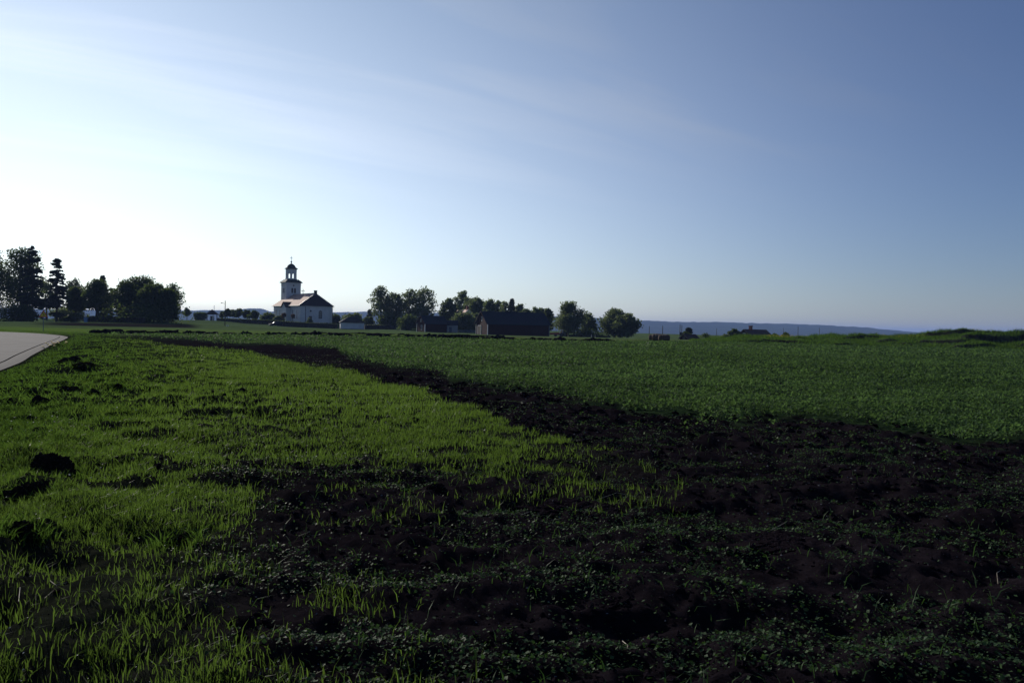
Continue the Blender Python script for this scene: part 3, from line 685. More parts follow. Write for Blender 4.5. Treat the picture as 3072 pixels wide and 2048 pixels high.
#--PART2--
# ------------------------------------------------------------------ church
def arch_poly(w, h, n=7):
    """half-round headed opening outline in (u, v), base centred at 0,0"""
    r = w / 2; pts = [(-r, 0), (r, 0)]
    return pts + [(r * math.cos(math.pi * k / n), h - r + r * math.sin(math.pi * k / n)) for k in range(n + 1)]
def face_frame(o, d):
    """origin o and unit outward normal d (horizontal) -> function (u, v, depth) to 3-D"""
    o = Vector(o); d = Vector((d[0], d[1], 0)).normalized(); t = Vector((-d.y, d.x, 0))
    return lambda u, v, w: o + t * u + Vector((0, 0, v)) + d * w
def arch_window(parent, o, d, w, h, name='window', bars=True, glass=None, rim=0.14):
    fr = face_frame(o, d)
    out = arch_poly(w + 2 * rim, h + rim); inn = arch_poly(w, h)
    inn2 = [(u, max(v, 0.06)) for u, v in inn]; n = len(out); b = MB()
    vs = [fr(u, v - rim * 0.0, -0.05) for u, v in out] + [fr(u, v, 0.07) for u, v in out] + [fr(u, v, 0.07) for u, v in inn2] + [fr(u, v, -0.02) for u, v in inn2]
    fs = []
    for k in range(n):
        l = (k + 1) % n
        fs += [(k, l, n + l, n + k), (n + k, n + l, 2 * n + l, 2 * n + k), (2 * n + k, 2 * n + l, 3 * n + l, 3 * n + k)]
    b.add(vs, fs); f = b.build(name, M_WHITE, parent)
    g = MB().add([fr(u, v, 0.012) for u, v in inn2], [tuple(range(n))]); g.build('pane', glass or M_GLASS, f)
    if bars:
        q = MB()
        for u in (-w / 6, w / 6):
            q.add([fr(u + a, v, e) for v in (0.1, h - w * 0.12) for a, e in ((-0.03, 0.014), (0.03, 0.014), (0.03, 0.045), (-0.03, 0.045))], [(0, 1, 5, 4), (1, 2, 6, 5), (2, 3, 7, 6), (3, 0, 4, 7), (4, 5, 6, 7)])
        nb = max(2, int(h / 0.7))
        for k in range(1, nb):
            v = h * k / nb
            q.add([fr(u, v + a, e) for u in (-w / 2, w / 2) for a, e in ((-0.03, 0.016), (0.03, 0.016), (0.03, 0.04), (-0.03, 0.04))], [(0, 1, 5, 4), (1, 2, 6, 5), (2, 3, 7, 6), (3, 0, 4, 7)])
        q.build('glazing_bars', M_PAINT, f)
    return f
def cross_mb(h, w, t):
    b = MB().box(-t / 2, t / 2, -t / 2, t / 2, 0, h)
    b.box(-t / 2 + .002, t / 2 - .002, -w / 2, w / 2, h * 0.62, h * 0.62 + t)
    for s in (-1, 1): b.box(-t * .8, t * .8, s * w / 2 - t * .8, s * w / 2 + t * .8, h * .62 - t * .3, h * .62 + t * 1.3)
    b.box(-t * .75, t * .75, -t * .85, t * .85, h, h + t * 1.2)
    return b
def church():
    D0 = 285.0; end = P(945.6, 962.7, D0)                       # ridge end above the altar wall
    AZ = R(143.8); X = Vector((math.sin(AZ), math.cos(AZ), 0)); rz = math.atan2(X.y, X.x)
    zg = 0.55
    o = Vector((end[0], end[1], zg)) + X * 1.0
    c = thing('church', 'white lime washed church with red tiled roof, tower and open lantern', 'church', o, rz)
    W, ch, ca, EV, RG, L, t = 12.3, 1.39, 0.98, 6.75, 11.35, 28.5, 25.6
    hw = W / 2
    plan = [(-L, -hw), (0, -hw), (ca, -hw + ch), (ca, hw - ch), (0, hw), (-L, hw)]
    zb = -2.2
    MB().prism(plan, zb, EV).build('wall', M_WHITE, c)
    pl = [(-L - .12, -hw - .12), (0.05, -hw - .12), (ca + .12, -hw + ch - .05), (ca + .12, hw - ch + .05), (0.05, hw + .12), (-L - .12, hw + .12)]
    MB().prism(pl, zb - .1, 0.55).build('plinth', mat('grey_plinth', (0.26, 0.26, 0.27), 0.9), c)
    co = [(-L - .3, -hw - .3), (0.12, -hw - .3), (ca + .3, -hw + ch - .12), (ca + .3, hw - ch + .12), (0.12, hw + .3), (-L - .3, hw + .3)]
    MB().prism(co, EV - 0.35, EV - 0.02).build('cornice', M_WHITE, c)
    # roof: two tiled slopes, steep tarred hip over the altar end
    oh = 0.62; ez = EV - 0.10; E = lambda x, y, z=ez: (x, y, z)
    ap = (-1.0, 0, RG)
    MB().plate([E(-L - .4, -hw - oh), E(0.2, -hw - oh), ap, (-L - .4, 0, RG)], 0.16).build('roof_slope', M_TILE, c)
    MB().plate([E(0.2, hw + oh), E(-L - .4, hw + oh), (-L - .4, 0, RG), ap], 0.16).build('roof_slope', M_TILE, c)
    e1, e2, e3, e4 = E(0.2, -hw - oh), E(ca + oh, -hw + ch - .2), E(ca + oh, hw - ch + .2), E(0.2, hw + oh)
    hp = MB()
    for a_, b_ in ((e1, e2), (e2, e3), (e3, e4)): hp.plate([a_, b_, (ap[0], ap[1], RG + 0.01)], 0.14)
    hp.build('roof_hip', M_SHINGLE, c)
    v = MB().tube([(0.2, -hw - oh, ez + 0.06), (-1.0, 0, RG + 0.08)], 0.11, 6); v.tube([(0.2, hw + oh, ez + 0.06), (-1.0, 0, RG + 0.08)], 0.11, 6)
    v.tube([(-L, 0, RG + 0.07), (-1, 0, RG + 0.07)], 0.14, 6); v.build('ridge_capping', M_ZINC, c)
    for s in (-1, 1):
        MB().tube([(-L - .4, s * (hw + oh + .07), ez - .02), (0.2, s * (hw + oh + .07), ez - .02)], 0.12, 6).build('gutter', M_ZINC, c)
    MB().tube([(ca + .06, -hw + ch + 0.25, EV - .3), (ca + .06, -hw + ch + .25, -.4)], 0.10, 6).build('downpipe', M_IRON, c)
    MB().tube([(0.3, hw + .35, EV - .5), (-0.3, hw + .12, EV - 1.1), (-0.3, hw + .12, -.4)], 0.08, 6).build('downpipe', M_IRON, c)
    ck = MB().box(-1.55, -0.65, -.45, .45, RG - .6, RG + 0.95).box(-1.65, -0.55, -.55, .55, RG + 0.952, RG + 1.1)
    ck.build('chimney', M_COPPER, c)
    k = cross_mb(1.7, 1.0, 0.15).build('ridge_cross', M_IRON, c); k.location = (-13.6, 0, RG)
    # altar wall openings
    arch_window(c, (ca, 1.15, 2.0), (1, 0), 1.35, 3.1)
    f = MB().lathe([(0.55, 0.0), (0.55, 0.09), (0.38, 0.09), (0.38, 0.02)], 16).build('round_window', M_WHITE, c)
    f.rotation_euler = (0, math.pi / 2, 0); f.location = (ca, -2.6, 4.75)
    MB().lathe([(0.38, 0.0), (0.38, 0.03)], 16).build('pane', M_GLASS, f)
    dr = MB().box(ca - .05, ca + .06, -3.3, -2.1, 0.3, 2.9).build('door', M_WOOD, c)
    MB().tube([(ca + .10, -2.3, 1.5), (ca + .10, -2.3, 1.7)], .03, 6).build('handle', M_IRON, dr)
    # long wall facing the road: tall windows, porch between
    for x in (-3.2, -7.6, -17.8, -21.6, -25.4): arch_window(c, (x, -hw, 1.9), (0, -1), 1.15, 3.3)
    for x in (-3.2, -7.6, -17.8, -21.6, -25.4): arch_window(c, (x, hw, 1.9), (0, 1), 1.15, 3.3, bars=False)
    p0, p1, py = -15.2, -10.4, -hw - 1.5
    po = MB().prism([(p0, py), (p1, py), (p1, -hw - .01), (p0, -hw - .01)], zb, 6.2).build('porch', M_WHITE, c)
    MB().add([(p0, py + .01, 6.2), (p1, py + .01, 6.2), ((p0 + p1) / 2, py + .01, 7.9), (p0, py + .3, 6.2), (p1, py + .3, 6.2), ((p0 + p1) / 2, py + .3, 7.9)],
             [(0, 1, 2), (5, 4, 3), (0, 3, 4, 1), (1, 4, 5, 2), (2, 5, 3, 0)]).build('porch_gable', M_WHITE, po)
    pr = MB(); mx_ = (p0 + p1) / 2; yb = -hw + 2.8
    pr.plate([(p0 - .4, py - .45, 6.05), (mx_, py - .45, 8.15), (mx_, yb, 8.15), (p0 - .4, yb, 6.05)], .14)
    pr.plate([(mx_, py - .45, 8.15), (p1 + .4, py - .45, 6.05), (p1 + .4, yb, 6.05), (mx_, yb, 8.15)], .14)
    pr.build('porch_roof', M_SHINGLE, po)
    pd = MB().add([Vector((mx_, py, 0)) + Vector((u, w_, v_ + .3)) for w_ in (-.05, .02) for u, v_ in arch_poly(1.9, 3.3)],
                  [tuple(range(9, -1, -1))[::-1] if False else tuple(range(10)), tuple(range(19, 9, -1))] + [(k, (k + 1) % 10, 10 + (k + 1) % 10, 10 + k) for k in range(10)])
    pd.build('door', M_WOOD, po)
    # tower
    tw = 5.86 / 2; T = -t - 1.0
    TE = 16.2
    MB().box(T - tw, T + tw, -tw, tw, zb, TE).build('tower_wall', M_WHITE, c)
    MB().box(T - tw - .18, T + tw + .18, -tw - .18, tw + .18, TE - 1.0, TE - .78).box(T - tw - .28, T + tw + .28, -tw - .28, tw + .28, TE - .35, TE - .02).build('tower_cornice', M_WHITE, c)
    for d in ((1, 0), (0, -1), (-1, 0), (0, 1)):
        for s in (-.55, .55):
            arch_window(c, (T + d[0] * tw - d[1] * s, d[1] * tw + d[0] * s, 11.9), d, .72, 2.0, 'belfry_opening', False, M_WOOD, 0.08)
        q = MB().lathe([(0.42, 0.0), (0.42, 0.07), (0.3, 0.07), (0.3, 0.02)], 14).build('round_window', M_WHITE, c)
        q.rotation_euler = (math.pi / 2 * d[1] * -1, math.pi / 2 * d[0], 0); q.location = (T + d[0] * tw, d[1] * tw, 15.0 - .1)
        MB().lathe([(0.3, 0.0), (0.3, 0.03)], 14).build('pane', M_GLASS, q)
    e = tw + .62; k2 = 2.25
    rf = MB(); cs = [(T - e, -e), (T + e, -e), (T + e, e), (T - e, e)]; ti = [(T - k2, -k2), (T + k2, -k2), (T + k2, k2), (T - k2, k2)]
    for i in range(4):
        j = (i + 1) % 4; rf.plate([(*cs[i], TE - .05), (*cs[j], TE - .05), (*ti[j], TE + 1.15), (*ti[i], TE + 1.15)], .12)
    rf.box(T - k2, T + k2, -k2, k2, TE - .02, TE + 1.12); rf.build('tower_roof', M_COPPER, c)
    # octagonal open lantern: corner piers, arches, drum, bell dome, ball and cross
    l0 = TE + 1.14; lr = 2.12; oct_ = lambda r, k: (T + r * math.cos(math.pi / 4 * k + math.pi / 8), r * math.sin(math.pi / 4 * k + math.pi / 8))
    ln = MB().lathe([(lr + .12, l0), (lr + .12, l0 + .45), (0.1, l0 + .45)], 8, (T, 0), math.pi / 8).build('lantern_base', M_WHITE, c)
    for k in range(8):
        a0, a1 = oct_(lr, k), oct_(lr, k + 1); n_ = ((a0[0] + a1[0]) / 2 - T, (a0[1] + a1[1]) / 2); fr = face_frame(((a0[0] + a1[0]) / 2, (a0[1] + a1[1]) / 2, l0 + .45), n_)
        hwid = lr * math.sin(math.pi / 8); wo, ho, H, dp = .44, 2.0, 3.75, .34
        ar = [(wo, 0)] + [(wo * math.cos(math.pi * i / 8), ho - wo + wo * math.sin(math.pi * i / 8)) for i in range(9)] + [(-wo, 0)]
        ring = [(hwid, 0)] + [(hwid, ho - wo)] + [(hwid * min(1, max(-1, math.cos(math.pi * i / 8) * 1.6)), H) for i in range(1, 8)] + [(-hwid, ho - wo)] + [(-hwid, 0)]
        n = len(ar); pn = MB()
        vs_ = [fr(u, v_, 0) for u, v_ in ar] + [fr(u, v_, 0) for u, v_ in ring] + [fr(u, v_, -dp) for u, v_ in ar] + [fr(u * .86, v_, -dp) for u, v_ in ring]
        fs_ = []
        for i in range(n - 1):
            fs_ += [(i, i + 1, n + i + 1, n + i), (2 * n + i + 1, 2 * n + i, 3 * n + i, 3 * n + i + 1), (i + 1, i, 2 * n + i, 2 * n + i + 1)]
        pn.add(vs_, fs_)
        pn.add([fr(hwid, ho - wo, 0), fr(hwid, H, 0), fr(hwid * .86, H, -dp), fr(-hwid, ho - wo, 0), fr(-hwid, H, 0)], [(0, 1, 2)])
        pn.add([fr(s * hwid, v_, 0) for s, v_ in ((1, ho - wo), (1, H), (.99, H))] + [fr(s * hwid, v_, 0) for s, v_ in ((-1, ho - wo), (-1, H), (-.99, H))], [(0, 1, 2), (5, 4, 3)])
        pn.box(0, 0, 0, 0, 0, 0) if False else None
        pn.build('lantern_arch', M_WHITE, c)
    MB().lathe([(lr + .02, l0 + 3.2), (lr + .02, l0 + 4.2), (lr - .3, l0 + 4.2), (lr - .3, l0 + 3.2)], 8, (T, 0), math.pi / 8).build('lantern_drum', M_WHITE, c)
    d0 = l0 + 4.15
    dome = MB().lathe([(lr + .5, d0), (lr + .48, d0 + .12), (lr + .1, d0 + .42), (lr - .35, d0 + .72), (lr - .55, d0 + 1.05), (lr - .75, d0 + 1.45), (lr - 1.15, d0 + 1.8), (.55, d0 + 2.05), (.22, d0 + 2.2), (.14, d0 + 2.5)], 16, (T, 0), math.pi / 8).build('dome', M_COPPER, c, True)
    MB().lathe([(.05, d0 + 2.48), (.28, d0 + 2.6), (.38, d0 + 2.85), (.28, d0 + 3.1), (.08, d0 + 3.22)], 12, (T, 0)).build('ball', M_COPPER, dome, True)
    k = cross_mb(1.75, 0.95, 0.12).build('tower_cross', M_IRON, dome); k.location = (T, 0, d0 + 3.2)
    bell = MB().lathe([(.5, l0 + 1.35), (.42, l0 + 1.5), (.33, l0 + 2.0), (.2, l0 + 2.25), (.05, l0 + 2.3), (.05, l0 + 4.3)], 12, (T, 0)).build('bell', M_IRON, c, True)
church()

# ------------------------------------------------------------------ other buildings
def gabled(c, L, W, EV, RG, wallm, roofm, oh=.4, zb=-1.2, verge=None, x0=0.0):
    """gabled block along local x (0..L), centred on y; returns the wall"""
    hw = W / 2
    b = MB().add([(x0, -hw, zb), (x0, hw, zb), (x0, hw, EV), (x0, 0, RG), (x0, -hw, EV), (L, -hw, zb), (L, hw, zb), (L, hw, EV), (L, 0, RG), (L, -hw, EV)],
                 [(4, 3, 2, 1, 0), (5, 6, 7, 8, 9), (0, 5, 9, 4), (4, 9, 8, 3), (3, 8, 7, 2), (2, 7, 6, 1), (1, 6, 5, 0)])
    wall = b.build('wall', wallm, c)
    sl = (RG - EV) / hw
    for s in (-1, 1):
        MB().plate([(x0 - oh, s * (hw + oh), EV - oh * sl + .03), (L + oh, s * (hw + oh), EV - oh * sl + .03), (L + oh, 0, RG + .03), (x0 - oh, 0, RG + .03)][::s], -.12 if False else .0 + .1).build('roof_slope', roofm, c)
    if verge:
        for xe in (x0 - oh, L + oh):
            for s in (-1, 1):
                MB().add([(xe - .03, s * (hw + oh), EV - oh * sl - .12), (xe + .03, s * (hw + oh), EV - oh * sl - .12), (xe + .03, 0, RG - .12), (xe - .03, 0, RG - .12),
                          (xe - .03, s * (hw + oh), EV - oh * sl + .08), (xe + .03, s * (hw + oh), EV - oh * sl + .08), (xe + .03, 0, RG + .08), (xe - .03, 0, RG + .08)],
                         [(0, 1, 2, 3), (7, 6, 5, 4), (0, 4, 5, 1), (1, 5, 6, 2), (2, 6, 7, 3), (3, 7, 4, 0)]).build('verge_board', verge, c)
    return wall
def panel(c, name, x0, x1, y0, y1, z0, z1, m_, parent=None):
    return MB().box(x0, x1, y0, y1, z0, z1).build(name, m_, parent or c)
def window_box(c, axis, pos, u, z, w, h, out):
    """framed sash with pane on a wall at x=pos (axis 'x') or y=pos (axis 'y'); out = +-1"""
    def bx(u0, u1, z0, z1, d0, d1):
        a, b_ = sorted((pos + out * d0, pos + out * d1))
        return MB().box(a, b_, u0, u1, z0, z1) if axis == 'x' else MB().box(u0, u1, a, b_, z0, z1)
    f = bx(u - w / 2 - .1, u + w / 2 + .1, z - .1, z + h + .1, -.02, .05).build('window', M_PAINT, c)
    bx(u - w / 2, u + w / 2, z, z + h, .0, .056).build('pane', M_GLASS, f)
    m_ = bx(u - .03, u + .03, z, z + h, .05, .075); m_.v += [] ; m_.build('mullion', M_PAINT, f)
    return f
def line_thing(name, label, cat, pxa, Ya, pxb, Yb, group=None, dz=0.0):
    a, b_ = at(pxa, Ya), at(pxb, Yb); d = b_ - a
    c = thing(name, label, cat, (a.x, a.y, min(a.z, b_.z) + dz), math.atan2(d.y, d.x), group)
    return c, math.hypot(d.x, d.y)
# long red barn: near corner at column 1463, far right end at 1648
c, L = line_thing('red_barn', 'long dark red wooden barn with dark sheet roof and white corner boards', 'barn', 1463, 219, 1648, 227)
W, EV, RG = 9.0, 3.5, 6.9
c.location = Vector(c.location) + Vector((-math.sin(c.rotation_euler.z), math.cos(c.rotation_euler.z), 0)) * (W / 2)
wl = gabled(c, L, W, EV, RG, M_RED, M_DROOF, .45, verge=M_RED)
for i in range(2):
    panel(c, 'corner_board', -.06, .12, -W / 2 - .05 + i * (W - .07), -W / 2 + .12 + i * (W - .07), -1, EV - .15, M_PAINT)
panel(c, 'corner_board', L - .12, L + .06, -W / 2 - .05, -W / 2 + .12, -1, EV - .15, M_DBLUE)
d = panel(c, 'barn_door', -.09, .02, .4, 2.9, -.8, 2.7, M_WOOD); 
for y in (.28, 2.9): panel(c, 'trim', -.12, .0, y, y + .12, -.8, 2.82, M_PAINT, d)
panel(c, 'trim', -.12, .0, .4, 2.9, 2.7, 2.82, M_PAINT, d)
window_box(c, 'x', 0, .0, 4.2, .7, 1.1, -1)
for k in range(11):
    x = 1.2 + k * (L - 2.4) / 10
    panel(c, 'batten', x, x + .1, -W / 2 - .03, -W / 2 + .02, -1, EV - .2, M_RED)
# smaller red barn left of it
c, L = line_thing('red_barn', 'small dark red wooden barn with white window in its gable', 'barn', 1275, 236, 1342, 240)
W, EV, RG = 6.0, 2.75, 5.1
c.location = Vector(c.location) + Vector((-math.sin(c.rotation_euler.z), math.cos(c.rotation_euler.z), 0)) * (W / 2)
gabled(c, L, W, EV, RG, M_RED, M_DROOF, .35, verge=M_RED)
for i in range(2): panel(c, 'corner_board', -.06, .14, -W / 2 - .05 + i * (W - .09), -W / 2 + .14 + i * (W - .09), -1, EV - .1, M_PAINT)
panel(c, 'corner_board', L - .14, L + .06, -W / 2 - .05, -W / 2 + .14, -1, EV - .1, M_DBLUE)
window_box(c, 'x', 0, -.6, .7, .8, 1.3, -1); window_box(c, 'x', 0, 0, 3.2, .5, .7, -1)
c, L = line_thing('farm_shed', 'small pale grey shed with dark roof joined behind the small red barn', 'shed', 1344, 246, 1372, 246)
gabled(c, L, 3.6, 2.5, 3.9, M_GREYP, M_DROOF, .25)
panel(c, 'door', .5, 1.4, -1.85, -1.78, -.8, 1.7, M_DBLUE)
# farmhouse with pinkish roof among the trees
c, L = line_thing('farmhouse', 'pale farmhouse with sunlit tile roof half hidden among trees', 'house', 1404, 270, 1366, 291)
gabled(c, L, 6.6, 4.6, 7.8, M_WHITE, M_TILE, .4, verge=M_PAINT)
ck = MB().box(1.0, 1.8, -.4, .4, 7.3, 9.0).build('chimney', M_BRICK, c)
for y in (-1.5, 1.5): window_box(c, 'x', 0, y, 1.0, 1.0, 1.4, -1)
window_box(c, 'x', 0, 0, 4.6, 1.0, 1.3, -1)
for x in (2.5, 6, 9.5): window_box(c, 'y', 3.3, x, 1.0, 1.0, 1.4, 1)
# hipped white outbuilding by the churchyard
c, L = line_thing('white_outbuilding', 'low white hip roofed outbuilding in front of the churchyard hedge', 'outbuilding', 1022, 258, 1092, 258)
W, EV, RG = 5.2, 2.35, 4.2
c.rotation_euler.z = R(16)
MB().box(0, L, 0, W, -1, EV).build('wall', M_WHITE, c)
o_ = .35; e = [(-o_, -o_, EV - .05), (L + o_, -o_, EV - .05), (L + o_, W + o_, EV - .05), (-o_, W + o_, EV - .05)]; r1, r2 = (2.7, W / 2, RG), (L - 2.7, W / 2, RG)
for poly in ([e[0], e[1], r2, r1], [e[2], e[3], r1, r2], [e[1], e[2], r2], [e[3], e[0], r1]): MB().plate(poly, .12).build('roof_slope', M_SHINGLE, c)
panel(c, 'plinth', -.05, L + .05, -.05, W + .05, -1.1, .15, M_STONE)
panel(c, 'door', -.06, .02, 2.2, 3.3, .15, 1.9, M_PAINT)
# brown roofed cottage behind the bank
c, L = line_thing('cottage', 'low cottage with brown tiled roof and brick chimney behind the bank', 'house', 2243, 255, 2306, 261)
W = 7.0; c.location = Vector(c.location) + Vector((0, 3.5, -1.75))
gabled(c, L, W, 2.6, 5.2, M_RED, M_OLDTILE, .45, verge=M_WOOD)
MB().box(2.6, 3.6, -.4, .4, 4.7, 6.3).box(2.5, 3.7, -.5, .5, 6.302, 6.5).build('chimney', M_BRICK, c)
window_box(c, 'x', 0, 0, 3.0, .8, .9, -1); window_box(c, 'y', -W / 2, 2.0, .9, 1.0, 1.2, -1); window_box(c, 'y', -W / 2, 5.0, .9, 1.0, 1.2, -1)
# small hut with pale verges
c, L = line_thing('garden_hut', 'small dark hut with pale gable boards below the small spruce', 'hut', 2056, 168, 2088, 170)
c.location = Vector(c.location) + Vector((0, 1.1, 0))
gabled(c, L, 2.4, .45, 1.3, M_RED, M_OLDTILE, .25, verge=M_WOOD)
panel(c, 'door', -.05, .02, -.4, .4, -.5, .9, M_WOOD)
# red shed behind the solitary trees
c, L = line_thing('red_shed', 'dark red shed wall seen between the trees beside the tractor', 'shed', 1684, 250, 1706, 250)
gabled(c, L, 4, 3.4, 4.8, M_RED, M_DROOF, .3)
panel(c, 'door', .5, 1.6, -2.06, -1.98, -.6, 2.0, M_WOOD)

# gate house of the churchyard: four posts under a pyramid roof
p = at(636, 284); c = thing('churchyard_gate_house', 'open timber gate house on posts with pyramid roof left of the church', 'gate house', p, R(20))
for sx in (-1, 1):
    for sy in (-1, 1): MB().box(sx * 1.7 - .13, sx * 1.7 + .13, sy * 1.5 - .13, sy * 1.5 + .13, -.6, 2.2).build('post', M_WOOD, c)
MB().box(-1.9, 1.9, -1.68, -1.4, 2.2, 2.45).box(-1.9, 1.9, 1.4, 1.68, 2.2, 2.45).build('beam', M_WOOD, c)
for k in range(4):
    a = [(-2.4, -2.1, 2.3), (2.4, -2.1, 2.3), (2.4, 2.1, 2.3), (-2.4, 2.1, 2.3)]
    MB().plate([a[k], a[(k + 1) % 4], (0, 0, 4.15)], .12).build('roof_slope', M_SHINGLE, c)
MB().box(-.05, .55, .2, .4, -.5, 1.8).build('wall', M_WHITE, c)
MB().box(-.62, -.05, .2, .3, -.5, 1.7).build('gate_leaf', M_WOOD, c)

# ------------------------------------------------------------------ trees, bushes, hedges
def leaf_cloud(cen, rad, n, s, seed, flat=1.0):
    """n leaf sprays on and inside an ellipsoid; cen, rad 3-vectors"""
    g = np.random.default_rng(seed)
    d = g.normal(size=(n, 3)); d /= np.linalg.norm(d, axis=1)[:, None]
    rr = g.random(n) ** 0.45
    p = np.array(cen) + d * np.array(rad) * rr[:, None] * (1 + 0.16 * g.normal(size=(n, 1)) + 0.35 * (g.random((n, 1)) > .93))
    a = g.normal(size=(n, 3)); a /= np.linalg.norm(a, axis=1)[:, None]
    b = np.cross(a, g.normal(size=(n, 3))); b /= np.linalg.norm(b, axis=1)[:, None]
    ss = (s * (0.55 + 0.9 * g.random(n)))[:, None]
    V = np.stack([p - a * ss * .6, p + b * ss * .38, p + a * ss * .6, p - b * ss * .38], 1).reshape(-1, 3)
    F = (np.arange(n)[:, None] * 4 + np.array([0, 1, 2, 0, 2, 3])[None]).ravel()
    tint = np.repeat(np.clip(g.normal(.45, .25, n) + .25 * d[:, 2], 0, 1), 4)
    return V, F, tint
def crown_mesh(chunks, material):
    V, F, T, o = [], [], [], 0
    for v, f, t in chunks: V.append(v); F.append(f + o); T.append(t); o += len(v)
    return np_mesh('crown', np.concatenate(V), np.concatenate(F), 3, material, {'tint': np.concatenate(T)})
def broadleaf(name, label, cat, px, Y, hpx, wpx, seed, mt=None, trunk_f=0.22,  blobs=22, leafs=2600, ls=None, group=None, shape=1.0, dens=1.0, lean=0.0):
    """hpx, wpx: height and width in photo pixels"""
    rnd = random.Random(seed); p = at(px, Y); H = mpx(hpx, Y) * 1.02; Wd = mpx(wpx, Y) / 2 * 1.14
    c = thing(name, label, cat, (p.x, p.y, p.z - .05), rnd.random() * 6.28, group)
    ls = ls or max(.16, Y / 500.0)
    tz = H * trunk_f; tr = MB(); r0 = max(.06, H * .022)
    wob = [(rnd.uniform(-.03, .03) * H, rnd.uniform(-.03, .03) * H) for _ in range(4)]
    pts = [(0, 0, -.3), (0, 0, .0), (wob[0][0] * .3, wob[0][1] * .3, tz), (wob[1][0], wob[1][1], H * .55), (wob[2][0], wob[2][1], H * .86)]
    tr.tube(pts, [r0 * 1.5, r0 * 1.25, r0 * .9, r0 * .5, r0 * .12], 7)
    ch = []
    for k in range(blobs):
        u = (k + rnd.random() * .8) / blobs; zc = tz + (H - tz) * (0.10 + 0.80 * u)
        env = math.sin(math.pi * min(1, max(0.06, (0.16 + 0.80 * u) ** shape))) ** .62
        an = k * 2.39996 + rnd.uniform(-.5, .5); rr = Wd * env * rnd.uniform(.25, .80)
        br = Wd * rnd.uniform(.29, .50) * (0.75 + .35 * env)
        cx_, cy_ = rr * math.cos(an), rr * math.sin(an)
        ch.append(leaf_cloud((cx_, cy_, zc), (br, br, br * .72), max(20, int(leafs / blobs * 1.9 * (br / (Wd * .40)) ** 2 * dens)), ls, seed * 131 + k))
        if rr > Wd * .25 and k % 2 == 0:
            zb_ = max(tz * .85, zc - rr * .9)
            tr.tube([(wob[0][0] * .3, wob[0][1] * .3, zb_), (cx_ * .5, cy_ * .5, (zb_ + zc) / 2 + .1), (cx_, cy_, zc)], [r0 * .42, r0 * .28, r0 * .1], 5)
    tr.build('trunk', M_BARK, c)
    link('crown', crown_mesh(ch, mt or M_TREE), c)
    return c
def conifer(name, label, px, Y, hpx, wpx, seed, bare=.18, group=None, layers=17, ragged=.35):
    rnd = random.Random(seed); g = np.random.default_rng(seed); p = at(px, Y); H = mpx(hpx, Y); Wd = mpx(wpx, Y) / 2
    c = thing(name, label, 'tree', (p.x, p.y, p.z - .05), rnd.random() * 6.28, group)
    tr = MB().tube([(0, 0, -.3), (0, 0, H * .5), (0, 0, H)], [H * .017, H * .011, .02], 7); ch = []
    for k in range(layers):
        u = k / (layers - 1); z = H * min(.985, bare + (1 - bare) * u + (rnd.uniform(-.5, .5) / layers)); reach = Wd * (1 - u) ** .75 * (1 if u > .08 else .75) + .25
        for j in range(8 if u < .8 else 5):
            z += rnd.uniform(-.8, .8) * H / layers; z = min(z, H * .985); an = rnd.random() * 6.28; ln = reach * rnd.uniform(1 - ragged, 1.08); droop = -.18 * ln if u < .75 else .12 * ln
            e = (ln * math.cos(an), ln * math.sin(an), z + droop)
            if k % 2 == 0: tr.tube([(0, 0, z), e], [.05, .015], 4, False)
            n = int(20 + 44 * ln / max(Wd, .1)); t_ = g.random(n) ** .7
            q = np.stack([e[0] * t_, e[1] * t_, z + droop * t_ * t_ - .10 * g.random(n)], 1) + g.normal(0, .13, (n, 3)) * np.array([1, 1, .55])
            a = np.stack([np.full(n, math.cos(an)), np.full(n, math.sin(an)), np.full(n, -.25)], 1) + g.normal(0, .55, (n, 3)); a /= np.linalg.norm(a, axis=1)[:, None]
            b = np.cross(a, g.normal(size=(n, 3))); b /= np.linalg.norm(b, axis=1)[:, None]
            ss = (.55 * Y / 185 * (.6 + .8 * g.random(n)))[:, None]
            V = np.stack([q - a * ss * .6, q + b * ss * .3, q + a * ss * .6, q - b * ss * .3], 1).reshape(-1, 3)
            ch.append((V, (np.arange(n)[:, None] * 4 + np.array([0, 1, 2, 0, 2, 3])[None]).ravel(), np.repeat(g.random(n), 4)))
    tr.build('trunk', M_BARK, c); link('crown', crown_mesh(ch, M_CONIFER), c)
    return c
B = broadleaf
# wood and garden trees at the left
G1 = 'trees around the lane at left'
B('tall_tree', 'tall dense dark tree at the left edge behind the road', 'tree', 62, 196, 232, 120, 1, blobs=30, leafs=5200, trunk_f=.12, group=G1, shape=1.15)
B('tall_tree', 'tall dark tree just outside the left edge of the view', 'tree', -30, 190, 225, 120, 2, blobs=26, leafs=4000, trunk_f=.12, group=G1)
conifer('spruce', 'tallest spiky spruce, leaning against the dark tree at the left edge', 97, 186, 228, 85, 3, .14, G1, 20, .3)
conifer('spruce', 'lone spruce with layered open branches and a bare lower trunk', 170, 185, 190, 78, 4, .17, G1, 16, .5)
B('background_tree', 'hazy grey green tree behind the gap between the two spruces', 'tree', 140, 235, 120, 70, 5, blobs=14, leafs=1300, group=G1, dens=.8)
B('background_tree', 'small airy tree top right of the lone spruce', 'tree', 222, 212, 130, 52, 6, blobs=12, leafs=900, trunk_f=.5, group=G1, dens=.7)
B('garden_tree', 'round dark tree in front of the hedge left of its twin', 'tree', 228, 186, 108, 62, 7, blobs=18, leafs=2600, trunk_f=.26, group=G1)
B('garden_tree', 'wide dark tree above the clipped garden hedge', 'tree', 288, 184, 130, 82, 8, blobs=24, leafs=3800, trunk_f=.22, group=G1)
conifer('spruce', 'small spruce tip poking above the wide garden tree', 308, 200, 140, 34, 9, .2, G1, 13)
